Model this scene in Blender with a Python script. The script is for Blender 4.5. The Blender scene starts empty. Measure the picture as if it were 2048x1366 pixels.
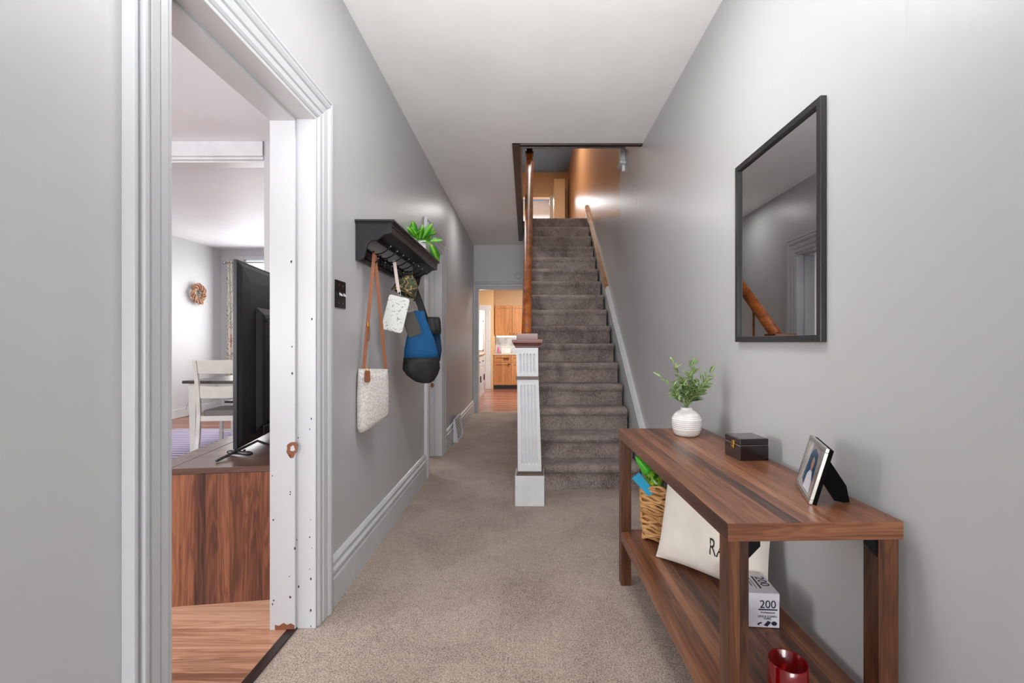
import bpy, math, random
from mathutils import Vector, Matrix
random.seed(7)
D = bpy.data
COL = bpy.context.scene.collection
SC = bpy.context.scene
F, CX, CY, H = 910.0, 1064.0, 684.0, 1.2
def pix(x, y, Y):                       # point at depth Y seen at pixel x, y of the 2048x1366 frame
    return Vector(((x - CX) * Y / F, Y, H - (y - CY) * Y / F))
# ---------------------------------------------------------------- camera
cd = D.cameras.new('camera'); cam = D.objects.new('camera', cd); COL.objects.link(cam)
cam.location = (0, 0, H); cam.rotation_euler = (math.pi / 2, 0, 0)
cd.sensor_width = 36; cd.lens = 36 * F / 2048; cd.shift_x = -40 / 2048; cd.shift_y = 1 / 2048
cd.clip_start = 0.05; cd.clip_end = 100
SC.camera = cam
# ---------------------------------------------------------------- world, view, lights
SC.view_settings.view_transform = 'Standard'; SC.view_settings.look = 'None'
SC.view_settings.gamma = 1; SC.view_settings.use_curve_mapping = False
SC.view_settings.exposure = 0.24
w = D.worlds.new('sky'); SC.world = w; w.use_nodes = True
w.node_tree.nodes['Background'].inputs[0].default_value = (0.85, 0.92, 1.0, 1)
w.node_tree.nodes['Background'].inputs[1].default_value = 2.2
SC.cycles.max_bounces = 10; SC.cycles.diffuse_bounces = 7; SC.cycles.glossy_bounces = 4
SC.cycles.sample_clamp_indirect = 6
SC.cycles.use_denoising = True
def area(name, loc, rot, sx, sy, power, col=(1, 1, 1)):
    l = D.lights.new(name, 'AREA'); l.shape = 'RECTANGLE'; l.size = sx; l.size_y = sy
    l.energy = power; l.color = col
    o = D.objects.new(name, l); COL.objects.link(o); o.location = loc; o.rotation_euler = rot
    return o
R = math.radians
area('entry_daylight', (0.0, -3.9, 1.4), (R(108), 0, 0), 1.7, 2.3, 150, (1, 0.995, 0.99))
area('ceiling_uplight', (0.0, -0.45, 1.45), (R(128), 0, 0), 0.5, 0.4, 19, (1, 0.995, 0.99)).data.spread = R(82)  # unseen up-light added behind the camera to brighten the ceiling ahead
area('hall_ceiling_lamp', (0.0, 1.75, 2.83), (0, 0, 0), 0.5, 0.5, 14, (1, 0.985, 0.97))
area('hall_rear_fill', (-0.5, 5.6, 2.83), (0, 0, 0), 0.3, 0.3, 5, (1, 0.97, 0.94))  # added fill for the deep end of the hall; no fixture hangs there
area('living_window_light', (-5.3, 0.8, 1.7), (0, R(-90), 0), 1.8, 2.2, 96, (1, 0.99, 0.98))
area('living_front_light', (-3.0, -0.9, 1.6), (R(112), 0, 0), 2.4, 1.6, 74, (0.96, 0.98, 1))
area('dining_lamp', (-3.2, 6.2, 2.80), (0, 0, 0), 1.0, 1.0, 34, (1, 0.99, 0.98))
area('dining_window_light', (-4.3, 8.0, 1.7), (R(-90), 0, 0), 2.0, 1.6, 36, (1, 1, 1))
area('kitchen_lamp', (0.0, 10.0, 2.80), (0, 0, 0), 0.8, 0.8, 76, (1, 0.96, 0.90))
area('mudroom_light', (-1.9, 12.6, 2.6), (0, 0, 0), 0.8, 0.8, 38, (1, 1, 1))
area('landing_lamp', (0.0, 8.3, 5.5), (0, 0, 0), 0.5, 0.5, 48, (1, 0.92, 0.82))
area('bedroom_light', (0.3, 12.9, 5.2), (0, 0, 0), 0.8, 0.8, 90, (0.95, 0.97, 1))

# ---------------------------------------------------------------- mesh helpers
BASE = {}
class MB:
    def __init__(s): s.v = []; s.f = []
    def add(s, vs, fs):
        b = len(s.v); s.v += [tuple(v) for v in vs]; s.f += [tuple(i + b for i in f) for f in fs]; return s
    def box(s, x0, x1, y0, y1, z0, z1):
        vs = [(x, y, z) for z in (z0, z1) for y in (y0, y1) for x in (x0, x1)]
        return s.add(vs, [(0, 2, 3, 1), (4, 5, 7, 6), (0, 1, 5, 4), (2, 6, 7, 3), (0, 4, 6, 2), (1, 3, 7, 5)])
    def loft(s, rings, cap=True, close=True):
        n = len(rings[0]); b = len(s.v)
        for r in rings: s.v += [tuple(p) for p in r]
        for i in range(len(rings) - 1):
            for j in range(n if close else n - 1):
                k = (j + 1) % n
                s.f.append((b + i * n + j, b + i * n + k, b + (i + 1) * n + k, b + (i + 1) * n + j))
        if cap and close:
            s.f.append(tuple(b + j for j in reversed(range(n))))
            s.f.append(tuple(b + (len(rings) - 1) * n + j for j in range(n)))
        return s
    def prism(s, poly, a0, a1, axis='z'):
        def P(p, a):
            return (a, p[0], p[1]) if axis == 'x' else (p[0], a, p[1]) if axis == 'y' else (p[0], p[1], a)
        return s.loft([[P(p, a0) for p in poly], [P(p, a1) for p in poly]])
    def tube(s, pts, r, n=8, cap=True, flat=None):
        pts = [Vector(p) for p in pts]; rings = []; up = None
        for i, p in enumerate(pts):
            t = (pts[min(i + 1, len(pts) - 1)] - pts[max(i - 1, 0)]).normalized()
            if up is None: up = Vector((0, 0, 1)) if abs(t.z) < .9 else Vector((1, 0, 0))
            a = t.cross(up)
            if a.length < 1e-5: a = t.orthogonal()
            a.normalize(); b = a.cross(t).normalized(); up = b
            rr = r[i] if isinstance(r, (list, tuple)) else r
            k = flat if flat else 1
            rings.append([p + a * math.cos(2 * math.pi * j / n) * rr + b * math.sin(2 * math.pi * j / n) * rr * k for j in range(n)])
        return s.loft(rings, cap)
    def lathe(s, prof, c=(0, 0, 0), n=32, cap=True):
        return s.loft([[(c[0] + r * math.cos(2 * math.pi * j / n), c[1] + r * math.sin(2 * math.pi * j / n), c[2] + z) for j in range(n)] for r, z in prof], cap)
    def sphere(s, c, r, n=12, m=8, sc=(1, 1, 1)):
        return s.loft([[(c[0] + sc[0] * r * math.sin(math.pi * i / m) * math.cos(2 * math.pi * j / n), c[1] + sc[1] * r * math.sin(math.pi * i / m) * math.sin(2 * math.pi * j / n), c[2] - sc[2] * r * math.cos(math.pi * i / m)) for j in range(n)] for i in [.02] + list(range(1, m)) + [m - .02]])
    def xf(s, M): s.v = [tuple(M @ Vector(v)) for v in s.v]; return s
    def build(s, name, mat, parent=None, smooth=False, bevel=0, seg=2, label=None, sub=0, raw=False):
        b = Vector((0, 0, 0)) if raw or parent is None else BASE.get(parent.name, Vector((0, 0, 0)))
        me = D.meshes.new(name); me.from_pydata([tuple(Vector(v) - b) for v in s.v], [], s.f)
        import bmesh
        bm = bmesh.new(); bm.from_mesh(me); bmesh.ops.recalc_face_normals(bm, faces=bm.faces); bm.to_mesh(me); bm.free()
        o = D.objects.new(name, me); COL.objects.link(o)
        if mat: me.materials.append(mat)
        if parent: o.parent = parent; BASE[o.name] = b
        if smooth:
            for p in me.polygons: p.use_smooth = True
        if bevel:
            m = o.modifiers.new('bevel', 'BEVEL'); m.width = bevel; m.segments = seg; m.limit_method = 'ANGLE'; m.angle_limit = R(35)
        if sub:
            m = o.modifiers.new('sub', 'SUBSURF'); m.levels = sub; m.render_levels = sub
        if label: o['label'] = label
        return o
def finish(o, label=None, cat=None, group=None, kind=None):
    if label: o['label'] = label
    if cat: o['category'] = cat
    if group: o['group'] = group
    if kind: o['kind'] = kind
    return o
LROT = 0.0145
def thing(name, label=None, cat=None, base=(0, 0, 0), frame='W', rot=0, group=None, kind=None, org=None):
    """frame W: world, vertices given in world.  frame L: vertices as (out from left wall, along, up).
       frame O: own frame with origin org and rotation rot, vertices as own coordinates."""
    o = D.objects.new(name, None); COL.objects.link(o); o.empty_display_size = .1
    b = Vector(base)
    if frame == 'L':
        c, s_ = math.cos(LROT), math.sin(LROT)
        o.location = (-.886 + b.x * c - b.y * s_, b.x * s_ + b.y * c, b.z); o.rotation_euler = (0, 0, LROT)
    elif frame == 'O':
        o.location = org; o.rotation_euler = (0, 0, rot); b = Vector((0, 0, 0))
    else: o.location = b
    BASE[o.name] = b
    return finish(o, label, cat, group, kind)
def LP(o, s_, z): return Vector((-.886 + o * math.cos(LROT) - s_ * math.sin(LROT), o * math.sin(LROT) + s_ * math.cos(LROT), z))
def toL(p):
    v = Vector(p) - Vector((-.886, 0, 0)); c, s_ = math.cos(LROT), math.sin(LROT)
    return Vector((v.x * c + v.y * s_, -v.x * s_ + v.y * c, v.z))
def frameL(o):                         # a mesh whose vertices are in the left-wall frame, standing alone
    o.location = (-.886, 0, 0); o.rotation_euler = (0, 0, LROT); return o
def text(body, size, mat, name, parent, M, font_scale=(1, 1), depth=.0003, warp=None, label=None, align='LEFT'):
    cu = D.curves.new(name, 'FONT'); cu.body = body; cu.size = size; cu.extrude = depth if not warp else 0; cu.align_x = align
    t = D.objects.new(name + '_tmp', cu); COL.objects.link(t)
    dg = bpy.context.evaluated_depsgraph_get(); me = D.meshes.new_from_object(t.evaluated_get(dg))
    D.objects.remove(t)
    for v in me.vertices:
        c = Vector((v.co.x * font_scale[0], v.co.y * font_scale[1], v.co.z))
        v.co = warp(c) if warp else M @ c
    me.materials.clear(); me.materials.append(mat)
    o = D.objects.new(name, me); COL.objects.link(o); o.parent = parent
    if label: o['label'] = label
    return o

# ---------------------------------------------------------------- materials
def srgb(r, g, b):
    def f(c):
        c /= 255
        return c / 12.92 if c <= .04045 else ((c + .055) / 1.055) ** 2.4
    return (f(r), f(g), f(b), 1)
class NT:
    def __init__(s, name):
        s.m = D.materials.new(name); s.m.use_nodes = True; s.t = s.m.node_tree; s.N = s.t.nodes; s.L = s.t.links
        s.b = s.N['Principled BSDF']
    def n(s, typ, **kw):
        x = s.N.new(typ)
        for k, v in kw.items():
            if k.startswith('i_'): x.inputs[k[2:].replace('_', ' ')].default_value = v
            else: setattr(x, k, v)
        return x
    def l(s, a, b): s.L.new(a, b)
    def coord(s, scale=(1, 1, 1), kind='Object', rot=(0, 0, 0)):
        t = s.n('ShaderNodeTexCoord'); mp = s.n('ShaderNodeMapping'); mp.inputs['Scale'].default_value = scale; mp.inputs['Rotation'].default_value = rot
        s.l(t.outputs[kind], mp.inputs[0]); return mp.outputs[0]
    def noise(s, vec, scale, detail=3, rough=.5, dist=0):
        x = s.n('ShaderNodeTexNoise'); x.inputs['Scale'].default_value = scale; x.inputs['Detail'].default_value = detail
        x.inputs['Roughness'].default_value = rough; x.inputs['Distortion'].default_value = dist
        if vec: s.l(vec, x.inputs['Vector'])
        return x.outputs[0]
    def ramp(s, fac, stops, interp='LINEAR'):
        x = s.n('ShaderNodeValToRGB'); x.color_ramp.interpolation = interp; e = x.color_ramp.elements
        while len(e) < len(stops): e.new(.5)
        for el, (p, c) in zip(e, stops): el.position = p; el.color = c
        s.l(fac, x.inputs[0]); return x.outputs[0]
    def math(s, op, a, b=None, c=None):
        x = s.n('ShaderNodeMath', operation=op)
        for i, q in enumerate((a, b, c)):
            if q is None: continue
            if isinstance(q, (int, float)): x.inputs[i].default_value = q
            else: s.l(q, x.inputs[i])
        return x.outputs[0]
    def mix(s, fac, a, b, mode='MIX'):
        x = s.n('ShaderNodeMix', data_type='RGBA', blend_type=mode)
        for q, i in ((fac, 0), (a, 6), (b, 7)):
            if isinstance(q, (int, float, tuple)): x.inputs[i].default_value = q
            else: s.l(q, x.inputs[i])
        return x.outputs[2]
    def bump(s, h, strength=.3, dist=.01):
        x = s.n('ShaderNodeBump'); x.inputs['Strength'].default_value = strength; x.inputs['Distance'].default_value = dist
        s.l(h, x.inputs['Height']); s.l(x.outputs[0], s.b.inputs['Normal'])
    def base(s, c, rough=.5, metal=0, spec=.5, coat=0):
        if isinstance(c, tuple): s.b.inputs['Base Color'].default_value = c
        else: s.l(c, s.b.inputs['Base Color'])
        s.b.inputs['Roughness'].default_value = rough; s.b.inputs['Metallic'].default_value = metal
        s.b.inputs['Specular IOR Level'].default_value = spec; s.b.inputs['Coat Weight'].default_value = coat
        return s.m
    def sep(s, vec):
        x = s.n('ShaderNodeSeparateXYZ'); s.l(vec, x.inputs[0]); return x.outputs
G4 = lambda v: (v, v, v, 1)
def paint(name, col, rough=.45, bump=.12, var=.04, spec=.5, bscale=5):
    t = NT(name); c = t.coord(); n1 = t.noise(c, 1.7, 4, .6)
    a = tuple(x * (1 - var) for x in col[:3]) + (1,); b = tuple(min(1, x * (1 + var)) for x in col[:3]) + (1,)
    r = t.ramp(n1, [(.3, a), (.7, b)])
    n2 = t.noise(c, bscale, 5, .6); t.bump(n2, bump, .012)
    return t.base(r, rough, spec=spec)
def plain(name, col, rough=.5, metal=0, spec=.5, coat=0, bump=0, bs=200):
    t = NT(name)
    c = t.coord(); n = t.noise(c, 9, 3)
    a = tuple(x * .94 for x in col[:3]) + (1,); b = tuple(min(1, x * 1.05) for x in col[:3]) + (1,)
    r = t.ramp(n, [(.3, a), (.7, b)])
    if bump: t.bump(t.noise(c, bs, 2), bump, .002)
    return t.base(r, rough, metal, spec, coat)
def emit(name, col, s_):
    t = NT(name); t.b.inputs['Emission Color'].default_value = col; t.b.inputs['Emission Strength'].default_value = s_
    return t.base(col, .5)
def wood(name, cols, axis=0, strip=None, strip_axis=2, rough=.4, scale=1.0, perobj=False, coat=0, contrast=1):
    """grain runs along 'axis'; optional printed boards of width strip across strip_axis"""
    t = NT(name); tc = t.n('ShaderNodeTexCoord'); v = tc.outputs['Object']
    if perobj:
        oi = t.n('ShaderNodeObjectInfo'); va = t.n('ShaderNodeVectorMath', operation='ADD')
        cm = t.n('ShaderNodeCombineXYZ'); k = t.math('MULTIPLY', oi.outputs['Random'], 37.0)
        for i in range(3): t.l(k, cm.inputs[i])
        t.l(v, va.inputs[0]); t.l(cm.outputs[0], va.inputs[1]); v = va.outputs[0]
    tone = None
    if strip:
        co = t.sep(v)[strip_axis]
        fl = t.math('FLOOR', t.math('DIVIDE', co, strip))
        wn = t.n('ShaderNodeTexWhiteNoise', noise_dimensions='1D'); t.l(fl, wn.inputs['W']); tone = wn.outputs[0]
        cm = t.n('ShaderNodeCombineXYZ'); k = t.math('MULTIPLY', tone, 19.0)
        for i in range(3): t.l(k, cm.inputs[i])
        va = t.n('ShaderNodeVectorMath', operation='ADD'); t.l(v, va.inputs[0]); t.l(cm.outputs[0], va.inputs[1]); v = va.outputs[0]
    sc = [9.0 * scale] * 3; sc[axis] = .7 * scale
    mp = t.n('ShaderNodeMapping'); mp.inputs['Scale'].default_value = sc; t.l(v, mp.inputs[0])
    n1 = t.noise(mp.outputs[0], 1.3, 3, .5, .6)
    # contour lines of the broad noise give cathedral grain
    ring = t.math('SINE', t.math('MULTIPLY', n1, 90.0))
    ring = t.math('MULTIPLY_ADD', ring, .5, .5)
    sc2 = [150.0 * scale] * 3; sc2[axis] = 4.0 * scale
    mp2 = t.n('ShaderNodeMapping'); mp2.inputs['Scale'].default_value = sc2; t.l(v, mp2.inputs[0])
    n2 = t.noise(mp2.outputs[0], 1.0, 4, .6)
    f = t.math('ADD', t.math('MULTIPLY_ADD', n1, .55, .10), t.math('MULTIPLY', ring, .07 * contrast))
    f = t.math('ADD', f, t.math('MULTIPLY_ADD', n2, .34, -.1))
    if tone is not None: f = t.math('ADD', f, t.math('MULTIPLY_ADD', tone, .20, -.10))
    if perobj: f = t.math('ADD', f, t.math('MULTIPLY_ADD', oi.outputs['Random'], .24, -.12))
    r = t.ramp(f, [(.30, cols[0]), (.5, cols[1]), (.72, cols[2])])
    t.bump(n2, .08, .001)
    return t.base(r, rough, coat=coat)
WALL = srgb(190, 191, 193)
M_wall = paint('grey_wall_paint', WALL, .40, .18, .03)
M_wallfar = paint('pale_grey_wall_paint', srgb(205, 207, 210), .5, .1)
M_ceil = paint('ceiling_paint', srgb(242, 242, 242), .5, .35, .04, bscale=2.2)
M_tan = paint('tan_wall_paint', srgb(222, 186, 140), .45, .1)
M_bluegrey = paint('blue_grey_ceiling_paint', srgb(132, 172, 220), .6, .1)
# white trim paint with old chips
def trim_paint():
    t = NT('white_trim_paint'); c = t.coord()
    n = t.noise(c, 42, 3, .55); z = t.sep(c)[2]
    lim = t.math('MULTIPLY_ADD', t.math('MINIMUM', z, 1.2), .02, .765)
    m = t.math('GREATER_THAN', n, lim)
    col = t.mix(m, srgb(198, 200, 203), srgb(60, 42, 34))
    t.bump(t.noise(c, 30, 4), .12, .003)
    return t.base(col, .32)
M_trim = trim_paint()
M_trim2 = plain('clean_white_paint', srgb(214, 216, 219), .35)
M_trimgrey = plain('grey_white_trim_paint', srgb(200, 204, 208), .35)
def right_wall():
    t = NT('right_wall_paint'); c = t.coord(); x, y, z = t.sep(c)
    wob = t.math('MULTIPLY_ADD', t.noise(c, 6, 5, .7), .5, -.25)
    a = t.math('GREATER_THAN', t.math('ADD', y, wob), 4.78)
    lim = t.math('MULTIPLY_ADD', t.math('SUBTRACT', y, 5.4), .24, 2.68)
    b = t.math('GREATER_THAN', t.math('ADD', z, t.math('MULTIPLY', wob, .35)), lim)
    m = t.math('MULTIPLY', a, b)
    sp = t.math('GREATER_THAN', t.noise(c, 16, 2, .5), .815)
    g = t.mix(sp, WALL, srgb(235, 235, 235))
    col = t.mix(m, g, srgb(200, 150, 108))
    sc = t.n('ShaderNodeMapping'); sc.inputs['Scale'].default_value = (1, 9, .8); t.l(c, sc.inputs[0])
    t.bump(t.noise(sc.outputs[0], 2.0, 3, .5), .14, .010)
    return t.base(col, .34)
M_rwall = right_wall()
def carpet(name, c0, c1, c2, k=1.0):
    t = NT(name); c = t.coord()
    f = t.noise(c, 150, 3, .72); g = t.noise(c, 34, 3, .6); p = t.noise(c, 2.6, 4, .6, .6)
    v = t.math('ADD', t.math('MULTIPLY_ADD', f, .84, -.11), t.math('ADD', t.math('MULTIPLY', g, .16), t.math('MULTIPLY_ADD', p, .22 * k, .06)))
    v = t.math('SUBTRACT', v, .11 * (k - 1))
    r = t.ramp(v, [(.38, c0), (.54, c1), (.70, c2)])
    t.bump(t.math('ADD', f, t.math('MULTIPLY', g, .5)), .9, .012)
    t.b.inputs['Sheen Weight'].default_value = .15
    return t.base(r, .95, spec=.1)
M_carpet = carpet('taupe_carpet', srgb(104, 88, 78), srgb(176, 158, 145), srgb(220, 204, 190))
M_carpet2 = carpet('stair_carpet', srgb(84, 74, 70), srgb(156, 142, 136), srgb(210, 196, 188), 2.1)
WAL = (srgb(50, 29, 21), srgb(114, 70, 48), srgb(162, 110, 77))
M_table_x = wood('walnut_laminate_across', WAL, 0, rough=.33)
M_table_y = wood('walnut_laminate_long', WAL, 1, .036, 0, .33)
M_table_z = wood('walnut_laminate_upright', (srgb(42, 24, 15), srgb(94, 56, 35), srgb(144, 96, 60)), 2, .03, 0, .35)
M_cons_z = wood('console_walnut_upright', (srgb(50, 31, 26), srgb(110, 66, 48), srgb(162, 104, 74)), 2, .05, 0, .35, contrast=1.6)
M_cons_y = wood('console_walnut_top', (srgb(66, 44, 38), srgb(104, 76, 66), srgb(140, 108, 94)), 0, None, 0, .32)
M_plank = wood('laminate_plank', (srgb(120, 80, 62), srgb(188, 140, 112), srgb(228, 184, 154)), 0, rough=.3, perobj=True)
M_lam = wood('laminate_floor', (srgb(96, 58, 46), srgb(150, 98, 76), srgb(188, 134, 106)), 0, .13, 1, .28)
M_lamk = wood('kitchen_laminate', (srgb(90, 54, 46), srgb(146, 94, 78), srgb(182, 128, 108)), 0, .12, 1, .25)
M_oak = wood('honey_oak', (srgb(160, 100, 54), srgb(200, 138, 82), srgb(220, 164, 108)), 2, rough=.4)
M_rail = wood('varnished_rail', (srgb(100, 44, 16), srgb(168, 88, 30), srgb(214, 132, 54)), 1, rough=.45)
M_capwood = wood('mahogany_cap', (srgb(66, 24, 16), srgb(116, 48, 32), srgb(144, 70, 52)), 0, rough=.35, coat=.15)
M_barewood = wood('bare_moulding_wood', (srgb(120, 78, 46), srgb(176, 124, 78), srgb(206, 160, 112)), 1, rough=.35)
M_dark = wood('dark_brown_trim', (srgb(24, 16, 14), srgb(44, 30, 26), srgb(66, 48, 42)), 1, rough=.35)
M_bandbrown = plain('brown_painted_band', srgb(98, 78, 70), .4)
M_black = plain('black_satin_paint', srgb(38, 38, 42), .3)
M_mframe = wood('black_stained_frame', (srgb(18, 18, 20), srgb(32, 32, 34), srgb(52, 52, 54)), 2, rough=.35)
M_iron = plain('black_iron', srgb(22, 22, 24), .3, .6)
M_knob = plain('hook_ball_metal', srgb(120, 120, 124), .25, .8)
M_tvblack = plain('tv_black_plastic', srgb(36, 36, 39), .34)
M_screen = plain('tv_screen', srgb(8, 10, 14), .08)
M_blue_led = plain('blue_film', srgb(70, 130, 190), .2)
M_white = plain('white_ceramic', srgb(236, 236, 234), .25, coat=.4)
M_whitecloth = plain('cream_pillow_cloth', srgb(232, 226, 216), .85, bump=.3, bs=400)
M_ink = plain('black_ink', srgb(24, 24, 28), .6)
M_navy = plain('navy_ink', srgb(30, 34, 54), .6)
M_card = plain('white_card', srgb(226, 226, 236), .55)
M_tanleather = plain('tan_leather', srgb(148, 92, 62), .45, bump=.1)
M_gold = plain('brass_metal', srgb(232, 190, 60), .25, 1)
M_silver = plain('silver_metal', srgb(205, 205, 200), .25, .9)
M_velvet = plain('black_velvet', srgb(10, 10, 11), .9, spec=.1)
M_lacquer = plain('dark_lacquer', srgb(30, 16, 18), .18, coat=.5)
M_blue = plain('blue_canvas', srgb(12, 88, 142), .8, bump=.4, bs=120)
M_dblue = plain('dark_blue_canvas', srgb(10, 48, 84), .8, bump=.4, bs=120)
M_blackcloth = plain('black_nylon', srgb(26, 26, 28), .6, bump=.3, bs=60)
M_tweed = plain('charcoal_tweed', srgb(78, 76, 74), .8, bump=.6, bs=700)
M_wicker = wood('water_hyacinth', (srgb(150, 104, 58), srgb(212, 162, 104), srgb(236, 196, 138)), 0, rough=.6)
M_twig = wood('rattan_twig', (srgb(120, 84, 60), srgb(180, 138, 106), srgb(214, 178, 148)), 2, rough=.6)
M_stem = plain('green_stem', srgb(128, 152, 84), .5)
M_cyan = plain('cyan_card', srgb(40, 176, 222), .4)
M_green = plain('bright_green_plastic', srgb(80, 190, 50), .35)
M_lime = None
def noise_mat(name, stops, scale, rough=.4, interp='CONSTANT', sc=(1, 1, 1), detail=2, trans=0):
    t = NT(name); c = t.coord(sc); m = t.base(t.ramp(t.noise(c, scale, detail, .5), stops, interp), rough)
    if trans: t.b.inputs['Transmission Weight'].default_value = trans
    return m
M_lime = noise_mat('printed_lime_label', [(0, srgb(40, 90, 30)), (.42, srgb(120, 170, 40)), (.55, srgb(196, 190, 50)), (.66, srgb(60, 110, 40))], 30, .3)
M_camo = noise_mat('camouflage_cloth', [(0, srgb(34, 30, 26)), (.40, srgb(62, 78, 52)), (.51, srgb(180, 138, 88)), (.56, srgb(48, 60, 42)), (.63, srgb(34, 30, 26)), (.68, srgb(130, 106, 66))], 24, .8, detail=3)
M_print = noise_mat('white_leather_black_print', [(0, srgb(222, 226, 222)), (.62, srgb(40, 50, 46)), (.66, srgb(222, 226, 222))], 38, .45, sc=(1.3, 1.3, 2.2), detail=3)
def weave_mat():
    t = NT('white_monogram_weave'); c = t.coord()
    v = t.n('ShaderNodeTexVoronoi'); v.inputs['Scale'].default_value = 95; t.l(c, v.inputs['Vector'])
    r = t.ramp(v.outputs['Distance'], [(.15, srgb(236, 232, 228)), (.7, srgb(204, 198, 194))])
    t.bump(v.outputs['Distance'], .3, .002); return t.base(r, .6)
M_weave = weave_mat()
def leaf_mat(name, edge, mid, vein):
    t = NT(name); c = t.coord(); x, y, z = t.sep(c)
    ax = t.math('ABSOLUTE', x)
    v = t.math('ADD', t.math('MULTIPLY', ax, 26.0), t.math('MULTIPLY', t.noise(c, 25, 3), .5))
    r = t.ramp(v, [(.18, vein), (.40, mid), (.75, edge)])
    t.b.inputs['Subsurface Weight'].default_value = 0
    return t.base(r, .38)
M_leaf = leaf_mat('olive_green_leaf', srgb(40, 66, 32), srgb(68, 100, 48), srgb(140, 162, 96))
M_leaf2 = leaf_mat('pale_leaf', srgb(84, 112, 64), srgb(120, 146, 90), srgb(170, 186, 130))
M_poth = leaf_mat('variegated_green_leaf', srgb(40, 120, 24), srgb(80, 168, 40), srgb(196, 220, 90))
M_red = NT('red_glass'); M_red.b.inputs['Transmission Weight'].default_value = .6; M_red = M_red.base(srgb(170, 8, 16), .12, coat=.5)
M_glass = NT('clear_glass'); M_glass.b.inputs['Transmission Weight'].default_value = 1; M_glass.b.inputs['IOR'].default_value = 1.45; M_glass = M_glass.base((1, 1, 1, 1), .02)
M_mirror = NT('mirror_glass').base((.64, .65, .66, 1), .015, 1)
def curtain_mat():
    t = NT('leaf_print_curtain'); c = t.coord((1, 1, .55))
    v = t.n('ShaderNodeTexVoronoi', feature='DISTANCE_TO_EDGE'); v.inputs['Scale'].default_value = 7; v.inputs['Randomness'].default_value = 1; t.l(c, v.inputs['Vector'])
    a = t.math('LESS_THAN', t.math('ABSOLUTE', t.math('SUBTRACT', v.outputs[0], .07)), .016)
    m1 = t.mix(a, srgb(228, 224, 216), srgb(110, 110, 104))
    o = t.math('GREATER_THAN', t.noise(c, 9, 2), .66)
    t.l(t.mix(o, m1, srgb(206, 138, 84)), t.b.inputs['Base Color']); t.b.inputs['Roughness'].default_value = .85
    return t.m
M_curtain = curtain_mat()
def rug_mat():
    t = NT('striped_rug'); c = t.coord(); y = t.sep(c)[1]
    s1 = t.math('MULTIPLY_ADD', t.math('SINE', t.math('MULTIPLY', y, 62.0)), .5, .5)
    r = t.ramp(s1, [(.3, srgb(126, 112, 150)), (.6, srgb(196, 188, 206))])
    t.bump(t.noise(c, 150, 2), .5, .004); return t.base(r, .9)
M_rug = rug_mat()
M_backsplash = noise_mat('marbled_backsplash', [(.3, srgb(150, 156, 164)), (.6, srgb(200, 206, 212))], 6, .4, 'LINEAR')
M_pink = plain('pink_plastic', srgb(214, 120, 170), .4)
M_skyglow = emit('window_sky', (1, 1, 1, 1), 5)
M_undercab = emit('undercabinet_light', (1, .97, .92, 1), 4)
M_chairw = plain('cream_white_lacquer', srgb(220, 220, 214), .35)
M_espresso = plain('espresso_top', srgb(52, 46, 44), .35)
M_greyfab = plain('grey_seat_fabric', srgb(120, 118, 116), .85)

# ================================================================ ROOM SHELL
def struct(mb, name, mat, L=False, **k):
    o = mb.build(name, mat, None, **k); o['kind'] = 'structure'
    if L: frameL(o)
    return o
ZC = 2.86; T = .165; UF = 3.156; UC = 5.6
A0, A1, AZ = 1.117, 1.92, 2.147
B0, B1, BZ = 4.15, 4.80, 2.13
lw = MB()
for (a, b, z0, z1) in ((-4.1, A0, 0, ZC), (A0, A1, AZ, ZC), (A1, B0, 0, ZC), (B0, B1, BZ, ZC), (B1, 7.86, 0, ZC)):
    lw.box(-T, 0, a, b, z0, z1)
struct(lw, 'wall_left', M_wall, True)
struct(MB().box(.925, 1.1, -4.1, 14.4, -.02, UC), 'wall_right', M_rwall)
struct(MB().box(-1.2, 1.1, -4.2, -4.0, 0, ZC), 'wall_back', M_wall)
# ceiling with the stair opening cut out
cl = MB()
cl.box(-1.2, .925, -4.1, 3.83, ZC, UF - .02)
cl.prism([(-1.2, 3.83), (-.13, 3.83), (-.19, 7.4), (-.19, 8.2), (-1.2, 8.2)], ZC, UF - .02)
cl.box(-.19, .925, 7.36, 8.2, ZC, UF - .02)
struct(cl, 'ceiling', M_ceil)
# carpet of the hall
struct(MB().prism([(-.84, -4.1), (.925, -4.1), (.925, 7.82), (-1.03, 7.82), (-.975, 4.80), (-1.09, 4.80), (-1.09, 4.15), (-.96, 4.15), (-.945, 1.93), (-.985, 1.93), (-.985, 1.1), (-.9, 1.1)], -.06, 0), 'floor', M_carpet)
# end wall with kitchen opening
KX0, KX1, KZ, KY = -.934, -.13, 2.117, 7.8
ew = MB().box(-1.2, KX0, KY, KY + .15, 0, ZC).box(KX0, KX1, KY, KY + .15, KZ, ZC).box(KX1, 2.2, KY, KY + .15, 0, ZC)
struct(ew, 'wall_end', M_wallfar)
# under-stair wall on the hall side
sw = MB().prism([(3.50, 0), (7.8, 0), (7.8, ZC), (7.05, ZC), (3.72, .12), (3.50, .12)], -.075, -.025, 'x')
struct(sw, 'wall_stair_side', M_wall)
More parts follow.
